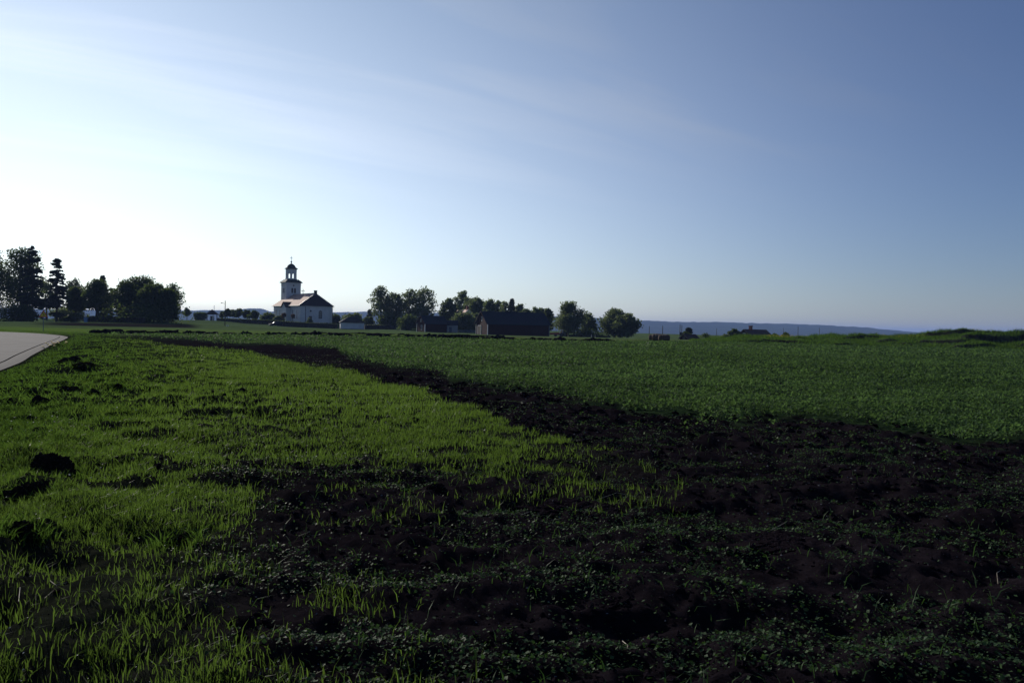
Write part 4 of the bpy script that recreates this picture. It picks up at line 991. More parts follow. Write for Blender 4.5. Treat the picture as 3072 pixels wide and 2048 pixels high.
B('background_tree', 'thin pale tree in the gap between the two tree groups', 'tree', 334, 215, 108, 32, 10, blobs=9, leafs=450, trunk_f=.4, group=G1, dens=.6, mt=M_TREE2)
B('garden_tree', 'dark full tree starting the large clump left of the church', 'tree', 376, 182, 128, 96, 11, blobs=24, leafs=4200, trunk_f=.08, group=G1)
B('garden_tree', 'highest tree of the large dark clump left of the church', 'tree', 420, 186, 140, 98, 12, blobs=26, leafs=4600, trunk_f=.08, group=G1)
B('garden_tree', 'middle tree of the large dark clump left of the church', 'tree', 462, 180, 122, 92, 13, blobs=24, leafs=4200, trunk_f=.07, group=G1)
B('garden_tree', 'last low dark tree at the right end of the large clump', 'tree', 503, 178, 106, 78, 14, blobs=22, leafs=3600, trunk_f=.06, group=G1)
B('background_tree', 'airy tree with open branches showing beyond the large clump', 'tree', 518, 204, 120, 72, 15, blobs=15, leafs=1100, trunk_f=.35, group=G1, dens=.7)
B('bush', 'sunlit pale bush between the round trees and the clump', 'bush', 326, 192, 58, 34, 16, M_TREE2, .1, 9, 800)
B('bush', 'pale green bushes under the lone spruce', 'bush', 205, 200, 42, 90, 17, M_TREE2, .08, 14, 1300)
B('bush', 'dark rounded bush under the garden trees beside the lane', 'bush', 215, 183, 22, 36, 18, M_TREE, .05, 10, 900)
B('bush', 'low dark undergrowth at the foot of the large clump', 'bush', 440, 176, 40, 190, 20, M_TREE, .04, 22, 2600)
B('bush', 'dark bushes filling the ground below the tall trees at far left', 'bush', 55, 183, 46, 120, 19, M_TREE, .05, 16, 1900)
# lollipop trees by the churchyard
G2 = 'clipped round trees along the churchyard'
for i, (px, Y, h, w, lb) in enumerate([(561, 272, 38, 21, 'single lollipop shaped tree standing alone in the meadow'),
        (667, 290, 28, 16, 'smallest clipped round tree at the left of the churchyard row'), (682, 284, 38, 24, 'clipped round tree just right of the lamp pole'),
        (699, 288, 36, 22, 'third clipped round tree of the churchyard row'), (717, 284, 40, 25, 'tall clipped round tree in the middle of the churchyard row'),
        (741, 282, 38, 30, 'broad clipped round tree, next to last of the churchyard row'), (762, 278, 38, 32, 'broadest clipped round tree at the right end of the row')]):
    B('clipped_tree', lb, 'tree', px, Y, h, w, 40 + i, M_TREE2 if i in (0, 3) else M_TREE, .32, 12, 1000, .34, G2, shape=.9)
B('bush', 'grey green bush left of the gate house', 'bush', 603, 300, 24, 36, 50, M_TREE, .08, 12, 900)
B('bush', 'low green bushes between the clipped trees and the church', 'bush', 808, 285, 26, 44, 51, M_TREE2, .08, 12, 1000)
B('bush', 'low green bush against the long church wall', 'bush', 838, 280, 24, 26, 52, M_TREE2, .08, 9, 600)
B('pollard_tree', 'pollarded tree with reddish crown before the church porch', 'tree', 852, 276, 34, 16, 53, M_RUST, .62, 7, 380, .3)
B('pollard_tree', 'pollarded tree with reddish crown right of the church porch', 'tree', 878, 275, 32, 15, 54, M_RUST, .62, 7, 330, .3)
B('young_tree', 'small pale green tree in front of the altar wall', 'tree', 929, 272, 27, 20, 55, M_TREE2, .12, 10, 620, .28)
B('bush', 'dark bushes on the slope right of the church', 'bush', 1003, 300, 26, 46, 56, M_TREE, .08, 12, 900)
B('bush', 'grey green bushes behind the white outbuilding roof', 'bush', 1060, 292, 34, 60, 57, M_TREE2, .06, 14, 1300)
B('bush', 'pale round bush right of the white outbuilding', 'bush', 1103, 280, 32, 36, 58, M_TREE2, .06, 10, 900)
conifer('spruce', 'small dark spruce behind the bushes right of the church', 1108, 330, 46, 22, 59, .1, None, 10)
# tall airy trees
G3 = 'tall trees between the church and the farm'
B('tall_tree', 'tallest airy tree left in the group between church and barns', 'tree', 1142, 282, 130, 68, 60, M_TREE2, .2, 22, 2500, group=G3, dens=.55)
B('tall_tree', 'second airy tree in the group between church and barns', 'tree', 1186, 286, 112, 66, 61, M_TREE2, .2, 22, 2500, group=G3, dens=.55)
B('tall_tree', 'slender third tree in the group between church and barns', 'tree', 1228, 288, 122, 60, 62, M_TREE2, .2, 20, 2200, group=G3, dens=.55)
B('tall_tree', 'round headed fourth tree right in the group behind the small barn', 'tree', 1270, 284, 128, 80, 63, M_TREE2, .2, 24, 2800, group=G3, dens=.55)
B('bush', 'mixed undergrowth below the tall airy trees', 'bush', 1165, 276, 44, 90, 64, M_TREE, .05, 16, 1800)
B('bush', 'dark undergrowth left of the small red barn', 'bush', 1225, 262, 40, 70, 65, M_TREE, .05, 14, 1500)
G4 = 'trees around the farmhouse and long barn'
B('farm_tree', 'leafy tree left of the farmhouse roof', 'tree', 1348, 284, 100, 52, 66, M_TREE2, .15, 18, 2000, group=G4)
B('farm_tree', 'high slim tree crown behind the farmhouse roof', 'tree', 1386, 320, 116, 52, 67, M_TREE2, .3, 14, 1300, group=G4, dens=.85)
B('farm_tree', 'spreading dark tree behind the farmhouse chimney', 'tree', 1428, 300, 100, 58, 68, M_TREE2, .3, 18, 1900, group=G4)
B('farm_tree', 'green tree rising over the barn ridge at its left end', 'tree', 1468, 290, 96, 50, 69, M_TREE2, .2, 18, 1700, group=G4)
B('farm_tree', 'bare branched hazy tree above the middle of the barn ridge', 'tree', 1513, 300, 92, 44, 70, M_TREE2, .3, 16, 700, group=G4, dens=.6)
conifer('spruce', 'dark pointed spruce above the middle of the barn ridge', 1535, 296, 98, 34, 71, .2, G4, 13)
B('farm_tree', 'low tree crown over the barn ridge right of the spruce', 'tree', 1578, 285, 74, 44, 72, M_TREE2, .2, 15, 1300, group=G4)
B('farm_tree', 'round tree crown over the right part of the barn ridge', 'tree', 1608, 280, 80, 42, 73, M_TREE2, .2, 15, 1300, group=G4)
B('farm_tree', 'tree crown at the right end of the long barn', 'tree', 1644, 262, 82, 40, 74, M_TREE2, .12, 16, 1500, group=G4)
B('farm_tree', 'tree crown between the first two crowns above the barn ridge', 'tree', 1492, 305, 92, 46, 270, M_TREE2, .2, 15, 1300, group=G4)
B('farm_tree', 'tree crown just right of the pointed spruce above the barn', 'tree', 1558, 300, 82, 42, 271, M_TREE2, .2, 15, 1300, group=G4)
B('farm_tree', 'low crown before the last tree at the right barn end', 'tree', 1627, 286, 78, 40, 272, M_TREE2, .2, 15, 1300, group=G4)
B('farm_tree', 'crown filling the gap right of the high slim tree', 'tree', 1407, 310, 96, 48, 273, M_TREE2, .2, 15, 1300, group=G4)
B('bush', 'pale bushes hiding the lower part of the farmhouse', 'bush', 1396, 254, 58, 76, 75, M_TREE2, .05, 18, 2300)
B('bush', 'green bush between the farmhouse and the long barn gable', 'bush', 1432, 258, 60, 40, 76, M_TREE2, .06, 12, 1100)
B('field_tree', 'full dark tree standing right of the long barn', 'tree', 1706, 238, 108, 86, 77, M_TREE2, .1, 26, 3800)
B('field_tree', 'smaller light tree between the two big trees right of the barn', 'tree', 1762, 244, 74, 56, 78, M_TREE2, .14, 18, 1500, dens=.85)
B('field_tree', 'left half of the broad domed tree pair right of the farm', 'tree', 1843, 244, 90, 82, 79, M_TREE2, .05, 26, 3400, shape=1.0)
B('field_tree', 'right half of the broad domed tree pair right of the farm', 'tree', 1882, 238, 76, 70, 80, M_TREE2, .05, 24, 2900)
B('bush', 'low dark bushes between the trees right of the barn', 'bush', 1765, 236, 14, 100, 81, M_TREE, .03, 16, 1000)
# garden beyond the bales
conifer('spruce', 'small spruce above the garden hut', 2066, 205, 34, 20, 82, .05, None, 10)
B('bush', 'round bush beside the small spruce', 'bush', 2056, 200, 22, 26, 83, M_TREE, .05, 9, 500)
B('apple_tree', 'small crooked open tree between the hut and the cottage', 'tree', 2118, 175, 20, 32, 84, M_TREE, .25, 9, 320, .22, dens=.7)
B('bush', 'bushes at the left end of the cottage', 'bush', 2206, 215, 34, 36, 85, M_TREE, .06, 10, 700)
B('bush', 'low bush far left of the cottage on the bank', 'bush', 2178, 190, 16, 26, 86, M_TREE2, .06, 8, 400)
B('bush', 'dark bush right of the cottage behind the yellow flowers', 'bush', 2358, 205, 24, 26, 87, M_TREE, .06, 9, 500)
B('bush', 'small bush just right of the cottage gable', 'bush', 2322, 240, 20, 24, 88, M_TREE, .06, 8, 400)

def hedge(name, label, path, w, h, seed, mt=M_TREE, ls=.3, per_m=34, hs=None):
    """clipped hedge along ground points: dense woody core and a skin of leaves"""
    pts = [at(*q) for q in path]; o = pts[0]
    c = thing(name, label, 'hedge', o); g = np.random.default_rng(seed); core = MB(); ch = []
    for i in range(len(pts) - 1):
        a, b_ = pts[i] - o, pts[i + 1] - o; d = b_ - a; ln = math.hypot(d.x, d.y); n = Vector((-d.y, d.x, 0)).normalized()
        h0 = hs[i] if hs else h; h1 = hs[i + 1] if hs else h
        q = []
        for p_, hh in ((a, h0), (b_, h1)):
            for s, z in ((-1, -.5), (1, -.5), (1, hh * .93), (-1, hh * .93)): q.append(p_ + n * (s * w * .42) + Vector((0, 0, z)))
        core.add(q, [(0, 1, 2, 3), (7, 6, 5, 4), (0, 4, 5, 1), (1, 5, 6, 2), (2, 6, 7, 3), (3, 7, 4, 0)])
        m_ = int(ln * per_m); t = g.random(m_); side = g.random(m_); u = np.where(side < .3, g.uniform(-1, 1, m_), np.where(side < .7, -1, 1)) * w * .47
        hh = h0 + (h1 - h0) * t; z = np.where(side < .3, hh * (.95 + .07 * g.random(m_)), hh * g.random(m_))
        p3 = np.array(a)[None] + np.array(d)[None] * t[:, None] + np.array(n)[None] * u[:, None]; p3[:, 2] = a.z + d.z * t + z
        aa = g.normal(size=(m_, 3)); aa /= np.linalg.norm(aa, axis=1)[:, None]; bb = np.cross(aa, g.normal(size=(m_, 3))); bb /= np.linalg.norm(bb, axis=1)[:, None]
        ss = (ls * (.5 + g.random(m_)))[:, None]
        ch.append((np.stack([p3 - aa * ss * .6, p3 + bb * ss * .4, p3 + aa * ss * .6, p3 - bb * ss * .4], 1).reshape(-1, 3), (np.arange(m_)[:, None] * 4 + np.array([0, 1, 2, 0, 2, 3])[None]).ravel(), np.repeat(g.random(m_), 4)))
    core.build('branches', mat('hedge_wood', (0.018, 0.014, 0.012), .95), c); link('foliage', crown_mesh(ch, mt), c)
hedge('clipped_hedge', 'long dark clipped hedge in front of the church', [(655, 280), (700, 276), (760, 270), (830, 265), (900, 262), (960, 261), (1012, 262)], 1.1, 1.7, 90, hs=[1.0, 1.2, 1.6, 1.75, 1.75, 1.75, 1.75])
hedge('clipped_hedge', 'short dark clipped hedge right of the white outbuilding', [(1094, 266), (1130, 268), (1185, 270)], 1.0, 1.5, 91)
hedge('garden_hedge', 'dark clipped garden hedge under the trees left of the clump', [(266, 172), (330, 171), (430, 168)], 1.2, 1.3, 92)
hedge('field_hedge', 'low dark hedge along the field right of the long barn', [(1708, 230), (1770, 229), (1832, 228)], .8, .75, 93)

# ------------------------------------------------------------------ poles, lamp, signs, fences
def pole(name, label, px, Y, hpx, group=None, r=.11, arms=0, lean=0.0):
    p = at(px, Y); H = mpx(hpx, Y) ; c = thing(name, label, 'pole', p, R(-20), group); c.rotation_euler.y = lean
    MB().tube([(0, 0, -.4), (0, 0, H)], [r, r * .75], 8).build('shaft', M_WOOD, c)
    for k in range(arms):
        MB().box(-.6, .6, -.05, .05, H - .35 - .5 * k, H - .25 - .5 * k).build('crossarm', M_WOOD, c)
    for s in (-.4, .4) if arms else (0,):
        MB().lathe([(.05, H - .0), (.06, H + .1), (.03, H + .18)], 8, (s if arms else 0, 0)).build('insulator', M_GLASS, c)
    return c, H
c, H = pole('lamp_pole', 'wooden street lamp pole in the meadow left of the church', 675, 188, 76)
MB().tube([(0, 0, H - .7), (-.6, 0, H - .45), (-1.0, 0, H - .4)], .03, 6).build('lamp_arm', M_IRON, c)
lm = MB().lathe([(.06, H - .28), (.2, H - .36), (.26, H - .5), (.1, H - .54)], 10, (-1.1, 0)).build('lamp_head', M_ZINC, c)
pole('utility_pole', 'thin pole behind the gate house roof', 642, 330, 48)
pole('utility_pole', 'wooden pole at the right corner of the church', 997, 268, 62)
GP = 'poles in the valley on the right'
pole('utility_pole', 'thin pole left of the round bales', 1948, 205, 36, GP, .09)
pole('utility_pole', 'pole rising behind the middle of the round bales', 1988, 195, 37, GP, .10)
c, H = pole('transformer_pole', 'twin pole with transformer box left of the garden hut', 2040, 190, 42, None, .10)
MB().tube([(.45, 0, -.4), (.45, 0, H)], [.1, .08], 8).build('shaft', M_WOOD, c)
MB().box(-.05, .5, -.3, .3, .9, 1.6).box(0, .45, -.35, .35, 1.602, 1.68).build('transformer', M_IRON, c)
pole('utility_pole', 'faint pole between the crooked tree and the cottage', 2150, 260, 30, GP, .09)
pole('utility_pole', 'faint pole behind the bush right of the cottage', 2350, 270, 34, GP, .09)
pole('utility_pole', 'tallest thin pole above the bank right of the yellow flowers', 2394, 230, 42, GP, .1)
pole('utility_pole', 'short dark pole above the middle of the bank', 2458, 240, 38, GP, .1)
pole('utility_pole', 'tiny post on the crest of the bank before its highest part', 2736, 150, 30, GP, .06)

# triangular warning sign
p = at(130, 87); c = thing('warning_sign', 'yellow triangular warning sign with red border beside the road', 'road sign', p, R(18))
MB().tube([(0, .03, -.3), (0, .03, 2.3)], .035, 8).build('post', M_DBLUE, c)
def tri(s, y0, y1, z0):
    h = s * math.sqrt(3) / 2; pts = [(-s / 2, 0), (s / 2, 0), (0, h)]
    return MB().add([(u, y, z0 + v) for y in (y0, y1) for u, v in pts], [(0, 1, 2), (5, 4, 3), (0, 3, 4, 1), (1, 4, 5, 2), (2, 5, 3, 0)])
pl = tri(.94, -.006, .006, 1.55).build('plate', M_SIGNR, c)
tri(.66, -.012, -.007, 1.55 + .085).build('field', M_SIGNY, pl)
sy = MB(); q = [(.06, 1.70), (.06, 1.86), (-.03, 1.92), (-.05, 2.0)]
for i in range(3):
    (u0, v0), (u1, v1) = q[i], q[i + 1]; w = .035
    sy.add([(u0 - w, -.016, v0), (u0 + w, -.016, v0), (u1 + w, -.016, v1), (u1 - w, -.016, v1)], [(0, 1, 2, 3)])
sy.add([(-.13, -.016, 1.97), (.03, -.016, 1.97), (-.06, -.016, 2.07)], [(0, 1, 2)]); sy.build('symbol', M_BLACK, pl)

# lane side: blue bin, rail fence, white post, pickets
p = at(258, 170); c = thing('blue_bin', 'pale blue upright bin at the end of the garden hedge', 'bin', p, R(10))
MB().add([(-.3, -.3, 0), (.3, -.3, 0), (.3, .3, 0), (-.3, .3, 0), (-.36, -.36, 1.0), (.36, -.36, 1.0), (.36, .36, 1.0), (-.36, .36, 1.0)], [(3, 2, 1, 0), (0, 1, 5, 4), (1, 2, 6, 5), (2, 3, 7, 6), (3, 0, 4, 7), (4, 5, 6, 7)]).build('body', M_BLUE, c)
MB().box(-.4, .4, -.4, .4, 1.002, 1.08).build('lid', M_BLUE, c)
c, L = line_thing('rail_fence', 'dark wooden rail fence between the lane and the blue bin', 'fence', 226, 174, 254, 172)
for k in range(3): MB().tube([(L * k / 2, 0, -.2), (L * k / 2, 0, 1.15)], .05, 6).build('post', M_WOOD, c)
for z in (.5, .95): MB().box(0, L, -.09, -.05, z, z + .09).build('rail', M_WOOD, c)
c, L = line_thing('picket_fence', 'blue grey picket fence between the two red barns', 'fence', 1374, 244, 1430, 238)
for k in range(22): MB().box(L * k / 22, L * k / 22 + .12, -.03, 0, .0, 1.0 + .05 * (k % 2)).build('picket', M_DBLUE, c)
for z in (.25, .75): MB().box(0, L, .002, .05, z, z + .09).build('rail', M_DBLUE, c)
for i, (px, lb) in enumerate([(1775, 'pale marker post left of its pair in the field by the low hedge'), (1786, 'pale marker post right of its pair in the field by the low hedge')]):
    p = at(px, 205); c = thing('marker_post', lb, 'post', p); MB().lathe([(.05, -.2), (.05, .75), (.02, .82)], 8).build('shaft', M_PAINT, c); MB().lathe([(.055, .5), (.055, .6)], 8).build('band', M_BLACK, c)
p = at(683, 195); c = thing('white_board', 'small white board lying tilted in the meadow by the lamp pole', 'board', p, R(30)); b = MB().box(-.3, .3, -.02, .02, 0, .3).build('panel', M_PAINT, c); b.rotation_euler.x = R(-35)
MB().box(-.03, .03, .0, .06, -.2, .3).build('stake', M_WOOD, c)
for px, Y, w, h, lb in [(981, 270, .85, 1.35, 'dark tall gravestone before the right part of the altar wall'), (797, 282, .5, 1.3, 'dark slanting gravestone right of the clipped trees')]:
    p = at(px, Y); c = thing('gravestone', lb, 'gravestone', (p.x, p.y, p.z + .35), R(10)); MB().add([Vector((u, w_, v)) for w_ in (-.12, .12) for u, v in arch_poly(w, h)], [tuple(range(10)), tuple(range(19, 9, -1))] + [(k, (k + 1) % 10, 10 + (k + 1) % 10, 10 + k) for k in range(10)]).build('slab', M_IRON, c)
    MB().box(-w * .7, w * .7, -.25, .25, -.6, .02).build('base', M_STONE, c)

# ------------------------------------------------------------------ vehicles
def wheel(c, x, y, r, w, rim=M_STONE):
    t_ = MB().lathe([(r * .55, -w / 2), (r * .95, -w / 2), (r, -w * .3), (r, w * .3), (r * .95, w / 2), (r * .55, w / 2)], 18).build('wheel', M_RUBBER, c); t_.rotation_euler.x = R(90); t_.location = (x, y, r)
    MB().lathe([(r * .56, -w * .4), (r * .56, w * .4), (r * .2, w * .45)], 14).build('rim', rim, t_)
p = at(1680, 228); c = thing('tractor', 'small tractor with pale cab parked by the red trailer', 'tractor', p, R(172))
wheel(c, -.6, -.75, .62, .4, M_TRED); wheel(c, -.6, .75, .62, .4, M_TRED); wheel(c, 1.25, -.6, .38, .25, M_TRED); wheel(c, 1.25, .6, .38, .25, M_TRED)
MB().box(-.2, 1.7, -.32, .32, .62, 1.2).box(-.9, -.1, -.42, .42, .5, .95).build('hood', M_TRED, c)
cb = MB()
for sx, sy in ((-.85, -.5), (-.85, .5), (.0, -.5), (.0, .5)): cb.tube([(sx, sy, .9), (sx * .95, sy, 2.0)], .04, 6)
cb.box(-.95, .1, -.58, .58, 2.0, 2.1); cab = cb.build('cab', M_PAINT, c)
MB().box(-.84, -.82, -.46, .46, 1.1, 1.95).box(-.01, .01, -.46, .46, 1.25, 1.95).build('window', M_CARGLASS, cab)
MB().tube([(1.1, -.15, 1.15), (1.1, -.15, 1.9)], .035, 6).build('exhaust', M_IRON, c)
p = at(1664, 226); c = thing('farm_trailer', 'low red farm trailer between the barn end and the tractor', 'trailer', p, R(175))
MB().box(-1.3, 1.3, -.8, .8, .55, .68).build('bed', M_TRED, c)
for y in (-.8, .76): MB().box(-1.3, 1.3, y, y + .04, .682, 1.05).build('sideboard', M_TRED, c)
for x in (-1.3, 1.26): MB().box(x, x + .04, -.755, .755, .682, 1.05).build('end_board', M_TRED, c)
wheel(c, -.3, -.7, .36, .2); wheel(c, -.3, .7, .36, .2); MB().tube([(1.3, 0, .58), (2.3, 0, .5)], .05, 6).build('drawbar', M_IRON, c)
# parked car whose windscreen catches the sun
p = at(826, 256); c = thing('parked_car', 'dark parked car with a sun glint on its glass before the hedge', 'car', p, 0)
to_cam = (Vector((0, 0, 1.7)) - p - Vector((0, 0, 1.1))).normalized(); half = (to_cam + sun_vec).normalized()
c.rotation_euler.z = math.atan2(half.y, half.x); tl = math.acos(half.z)      # glass faces half way between viewer and sun
prof = [(-2.1, .35), (-2.1, .82), (-1.7, .92), (-.95, .95), (-.2, 1.38), (.28, 1.40)]
g0 = (.28, 1.40); g1 = (.28 + .5 / math.tan(tl) * 1.0, .90); prof += [g1, (1.95, .78), (2.1, .6), (2.1, .35)]
n = len(prof); MB().add([(x, y * (.8 if z > 1.1 else 1), z) for y in (-.8, .8) for x, z in prof], [tuple(range(n)), tuple(range(2 * n - 1, n - 1, -1))] + [(k, n + k, n + (k + 1) % n, (k + 1) % n) for k in range(n)]).build('body', M_CARP, c)
nx, nz_ = math.sin(tl), math.cos(tl); e = .015; gl = []
for i in range(7):
    y = -.62 + 1.24 * i / 6; cv = .05 * (1 - (2 * i / 6 - 1) ** 2)
    gl += [(g0[0] + .03 + nx * (e + cv), y * .86, g0[1] - .04 + nz_ * (e + cv)), (g1[0] - .04 + nx * (e + cv), y, g1[1] + .04 + nz_ * (e + cv))]
MB().add(gl, [(2 * i, 2 * i + 1, 2 * i + 3, 2 * i + 2) for i in range(6)]).build('windscreen', M_CARGLASS, c, True)
for s in (-1, 1):
    y0 = s * .805 if s < 0 else s * .80
    MB().add([(-.8, s * .80, .98), (.5, s * .80, .98), (.2, s * .68, 1.33), (-.2, s * .68, 1.33)], [(0, 1, 2, 3)][::1]).build('side_window', M_CARGLASS, c)
    MB().lathe([(.09, 0), (.09, .05)], 10, (0, 0)).build('headlight', M_ZINC, c).location = (2.06, s * .6, .62)
    for x in (-1.3, 1.3): wheel(c, x, s * .74, .30, .18, M_ZINC)
MB().box(2.1, 2.16, -.78, .78, .38, .5).build('bumper', M_ZINC, c)

# ------------------------------------------------------------------ bales
def bale(name, label, px, Y, wpx, hpx, rz, seed, group, sink=.0):
    g = np.random.default_rng(seed); p = at(px, Y); r = mpx(hpx, Y) / 2 * 1.06; L = mpx(wpx, Y)
    c = thing(name, label, 'bale', (p.x, p.y, p.z - sink), rz, group)
    prof = [(-.5, .50), (-.48, .66), (-.42, .82), (-.28, .96), (0, 1.02), (.28, .96), (.42, .82), (.48, .66), (.5, .50)]
    n = 22; vs = []
    for u, f in prof:
        for k in range(n):
            a = 2 * math.pi * k / n; sag = 1 + .06 * math.cos(2 * a); zz = math.sin(a)
            rr = r * f * (1 + .03 * g.normal()); vs.append((u * L, rr * math.cos(a) * sag, max(-.86 * r, rr * zz / sag) + .86 * r))
    m_ = len(prof); b = MB().add(vs, [(i * n + k, i * n + (k + 1) % n, (i + 1) * n + (k + 1) % n, (i + 1) * n + k) for i in range(m_ - 1) for k in range(n)])
    b.build('roll', M_BALE, c, True)
    for e_, s in ((0, -1), ((m_ - 1) * n, 1)):
        ev = [vs[e_ + k] for k in range(n)]; cxm = (vs[e_][0] + s * -.03, 0, .86 * r)
        MB().add(ev + [cxm], [((k + 1) % n, k, n) if s < 0 else (k, (k + 1) % n, n) for k in range(n)]).build('end_face', mat('pale_hay_end', (0.16, 0.13, 0.11), .95, .35, 12, .1), c)
    for u in (-.14, 0, .14):
        MB().tube([(u * L, r * 1.035 * math.cos(2 * math.pi * k / 20) * (1 + .06 * math.cos(4 * math.pi * k / 20)), max(-.8 * r, r * 1.035 * math.sin(2 * math.pi * k / 20)) + .86 * r) for k in range(21)], .012, 4).build('twine', M_STRAW, c)
GB = 'round bales at the field edge'
bale('round_bale', 'brown round bale half hidden at the far left of the bales', 1960, 125, 26, 17, R(-8), 1, GB)
bale('round_bale', 'large brown round bale with pale end face turned left', 1972, 121, 30, 21, R(-14), 2, GB)
bale('round_bale', 'large brown round bale in front, right of the pale ended one', 1993, 118, 34, 20, R(-6), 3, GB)

# ------------------------------------------------------------------ earth heaps and clods
def clod_mesh(name, seed, mt, sub=3, amp=.35, flat=.6):
    bm = bmesh.new(); bmesh.ops.create_icosphere(bm, subdivisions=sub, radius=1.0)
    co = np.array([v.co[:] for v in bm.verts]); s = seed * 7.7
    n_ = fbm(co[:, 0] * 1.3 + s, co[:, 1] * 1.3 + co[:, 2] * 1.7, 3, seed) - .5; n2_ = fbm(co[:, 0] * 4 + s, co[:, 1] * 4 - co[:, 2] * 3.1, 3, seed + 9) - .5
    n3_ = fbm(co[:, 0] * 13 + s, co[:, 1] * 13 + co[:, 2] * 9.7, 3, seed + 19) - .5
    for v, a_, b_, d_ in zip(bm.verts, n_, n2_, n3_): v.co *= 1 + amp * 2 * a_ + amp * 1.1 * b_ + (.38 * d_ if sub > 4 else 0); v.co.z = v.co.z * flat if v.co.z > 0 else v.co.z * .25
    me = bpy.data.meshes.new(name); bm.to_mesh(me); bm.free(); me.materials.append(mt); return me
HEAPS = [clod_mesh('earth_heap', 200 + i, M_SOIL, 4, .85, .55) for i in range(5)]
rh = random.Random(5)
def heap(x, y, w, h, label, group, name='earth_heap', meshes=HEAPS, cat='earth heap', rz=None, dz=0):
    o = link(name, rh.choice(meshes)); o.location = (x, y, sz(x, y) + dz); o.scale = (w / 2, w / 2 * rh.uniform(.6, .9), h / .6); o.rotation_euler.z = rh.random() * 6.28 if rz is None else rz
    o['label'] = label; o['category'] = cat; o['group'] = group; return o
ORD = 'first second third fourth fifth sixth seventh eighth ninth tenth eleventh twelfth thirteenth fourteenth fifteenth sixteenth seventeenth eighteenth nineteenth twentieth'.split()
def ordinal(i):
    if i < 20: return ORD[i]
    t_ = {2: 'twenty', 3: 'thirty', 4: 'forty', 5: 'fifty'}[(i + 1) // 10]; u_ = (i + 1) % 10
    return (t_[:-1] + 'ieth') if u_ == 0 else t_ + '-' + ORD[u_ - 1]
for x0, x1, step, ya, yb, hh, rown, gp in [
        (305, 1830, 40, (300, 700, 1180, 1500, 1840), (999.5, 1005, 1013, 1020, 1027), .50, 'long front row across the field', 'earth heaps in the front row'),
        (960, 1500, 46, (900, 1200, 1500), (998, 1004, 1011), .26, 'fainter back row across the field', 'earth heaps in the back row')]:
    px = x0; idx = 0
    while px < x1:
        if not (gp.endswith('front row') and (535 < px < 560 or 575 < px < 592)):
            py = np.interp(px, ya, yb); Y = 1.7 / ((py - hor(px)) / FPX)
            for it in range(3):
                q = at(px, Y); Y *= (1.7 - q.z) / ((py - hor(px)) / FPX * Y)
            q = at(px, Y); f_ = rh.uniform(.5, 1.25)
            heap(q.x, q.y, mpx(rh.uniform(30, 70), Y), hh * f_ * .8, ('tall' if f_ > .95 else 'low') + ' dark earth heap, ' + ordinal(idx) + ' from the left in the ' + rown, gp); idx += 1
        px += step * rh.uniform(.6, 1.1)
# mounds of turned earth on the verge and in the crop, one by one
CL = [clod_mesh('earth_clod', 300 + i, M_TURFSOIL, 5, .40, .75) for i in range(5)]
CL2 = [clod_mesh('earth_clod', 320 + i, M_SOIL, 5, .45, .75) for i in range(3)]
for px, py, w, h, lb in [
        (158, 1425, 130, 110, 'large black earth clod with grassy rim at the left edge'), (80, 1500, 135, 100, 'broad black earth clod nearest the left edge below the large one'),
        (70, 1640, 110, 80, 'black hollow clod at the left edge above the straw'), (530, 1635, 100, 60, 'black clod among the bright blades left of centre'),
        (285, 1145, 46, 22, 'smooth dark clod at the lower end of the trampled patch'), (215, 1102, 60, 26, 'dark clod at the upper end of the trampled patch'),
        (250, 1122, 62, 22, 'middle clod of the trampled patch on the verge'), (95, 1136, 36, 16, 'small dark clod on the verge nearest the road'),
        (205, 1180, 70, 30, 'double dark clod in the verge below the trampled patch'), (165, 1168, 46, 22, 'left neighbour of the double dark clod on the verge'),
        (350, 1168, 34, 18, 'small round clod right of the smooth one'), (277, 1195, 40, 24, 'dark tufted clod right of the double clod'),
        (120, 1225, 60, 38, 'dark clod at the left in front of the verge'), (165, 1262, 50, 24, 'low clod touching the dark one at the left'),
        (325, 1222, 42, 20, 'low dark clod between verge and cereal'), (340, 1270, 44, 18, 'low clod among small white specks'),
        (1690, 1520, 300, 70, 'long low black mound of turned soil in the foreground'), (2060, 1530, 90, 36, 'small pointed black mound right of the long one'),
        (2330, 1640, 240, 46, 'wide flat black mound in the right foreground'), (1840, 1810, 170, 50, 'rounded black mound low in the right foreground'),
        (1200, 1620, 150, 34, 'flat black mound below the cereal edge'), (1310, 1470, 70, 30, 'small black clod under the tip of the cereal')]:
    q = near_at(px, py); Y = q.y; heap(q.x, q.y, mpx(w, Y) * (1.15 if px < 600 else 1.0), max(.04, mpx(h, Y) * (.55 if px < 600 else .34)), lb, 'earth clods in the foreground', 'earth_clod', CL if px < 600 else CL2, 'earth clod', dz=-.02)
# grass overhanging the clods on the verge
tx, ty = [], []
for o_ in [o for o in COL.objects if o.name.startswith('earth_clod') and o.location.x < -1.2]:
    n_ = int(620 * max(.25, o_.scale[0])); a_ = rng.random(n_) * 6.28; q_ = 0.62 + 0.75 * rng.random(n_)
    tx.append(o_.location.x + np.cos(a_) * q_ * o_.scale[0]); ty.append(o_.location.y + np.sin(a_) * q_ * o_.scale[0])
tx = np.concatenate(tx); ty = np.concatenate(ty); k_ = len(tx)
merge_stuff('clod_tufts', [blades('t', tx, ty, 0.07 + 0.13 * rng.random(k_), 0.006 + 0.005 * rng.random(k_), 0.3 + 0.9 * rng.random(k_), None, np.clip(rng.normal(.4, .25, k_), 0, 1), 2)], M_VERGE, 'longer grass tufts hanging over the earth clods on the verge', 'grass')
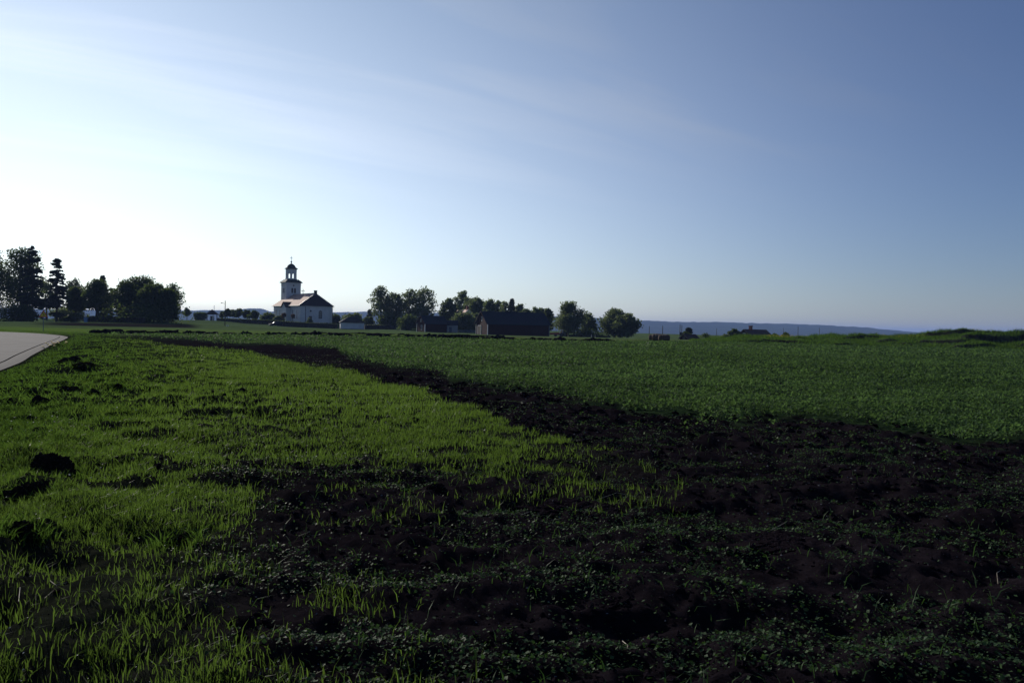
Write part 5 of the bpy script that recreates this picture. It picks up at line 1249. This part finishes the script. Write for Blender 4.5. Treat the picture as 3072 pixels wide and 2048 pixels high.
# dead stalks
def stalk(label, pts, r=.003):
    ps = [near_at(*q) for q in pts]; o = ps[0]
    c = MB().tube([(p - o) + Vector((0, 0, .015 + .02 * math.sin(3 * i))) for i, p in enumerate(ps)], [r] * (len(ps) - 1) + [r * .6], 5)
    ob = c.build('dry_stalk', M_STRAW, None, label=label, category='stalk', group='dry stalks lying on the soil'); ob.location = o; return ob
for lb, pts in [('pale dry stalk lying by the cereal tip', [(1790, 1492), (1850, 1474), (1905, 1484), (1925, 1478)]),
                ('pale bent stalk sticking out of the long black mound', [(1562, 1552), (1590, 1536), (1600, 1530)]),
                ('white straw piece at the left edge by the black hollow', [(56, 1835), (60, 1808)]), ('pale straw crossing the soil at the left edge', [(44, 1752), (72, 1735)]),
                ('slanting white straw right of the hollow at the left', [(148, 1765), (170, 1790)]), ('thin straw beside the slanting white one', [(165, 1798), (200, 1780)]),
                ('grey stalk in the right foreground', [(2312, 1618), (2360, 1580)]), ('curled pale stalk at the far right foreground', [(2994, 1752), (2990, 1730), (3004, 1720)]),
                ('pale stalk below the flat mound at centre', [(905, 1618), (960, 1612)]), ('crooked pale stalk at the bottom right of centre', [(1868, 1895), (1884, 1912), (1882, 1940)])]:
    stalk(lb, pts)
# dandelions by the asphalt
def dandelion(label, px, py, k, seed):
    rd_ = random.Random(seed); q = near_at(px, py); c = thing('dandelion', label, 'flower', q, 0, 'dandelions at the road edge'); fl = MB(); st = MB(); lf = MB()
    for i in range(k):
        a = rd_.uniform(0, 6.28); d = rd_.uniform(.05, .38); x, y, z = d * math.cos(a), d * math.sin(a) * .5, rd_.uniform(.14, .28)
        st.tube([(x * .5, y * .5, 0), (x, y, z)], .006, 4); fl.lathe([(.02, z - .01), (.05, z + .01), (.055, z + .025), (.02, z + .035)], 9, (x, y))
    for i in range(10):
        a = rd_.uniform(0, 6.28); u = Vector((math.cos(a), math.sin(a), 0)); w = Vector((-u.y, u.x, 0)) * .035
        lf.add([u * .02, u * .2 + w + Vector((0, 0, .08)), u * .34 + Vector((0, 0, .05)), u * .2 - w + Vector((0, 0, .08))], [(0, 1, 2, 3)])
    fl.build('blossom', mat('dandelion_yellow', (.6, .42, .02), .7, .15), c); st.build('stem', M_VERGE, c); lf.build('leaf', M_VERGE, c)
dandelion('dandelion clump with most flowers at the asphalt edge', 158, 1040, 9, 1); dandelion('dandelion clump farther along the asphalt edge', 180, 1040, 6, 2); dandelion('dandelion clump nearest of those at the asphalt edge', 143, 1048, 4, 3)

# ------------------------------------------------------------------ air
hz, ht, hb_, hv = newmat('haze_air')[0:4]
ht.nodes.remove(hb_)
pv = N(ht, 'ShaderNodeVolumePrincipled'); pv.inputs['Color'].default_value = HAZE_COLOR; pv.inputs['Density'].default_value = HAZE_DENSITY; pv.inputs['Anisotropy'].default_value = 0.1
ht.links.new(pv.outputs[0], hv.inputs['Volume'])
MB().box(-14500, 14500, -14500, 14500, -75, 75).build('haze', hz, None, kind='stuff', label='thin blue haze over the valley', category='haze')
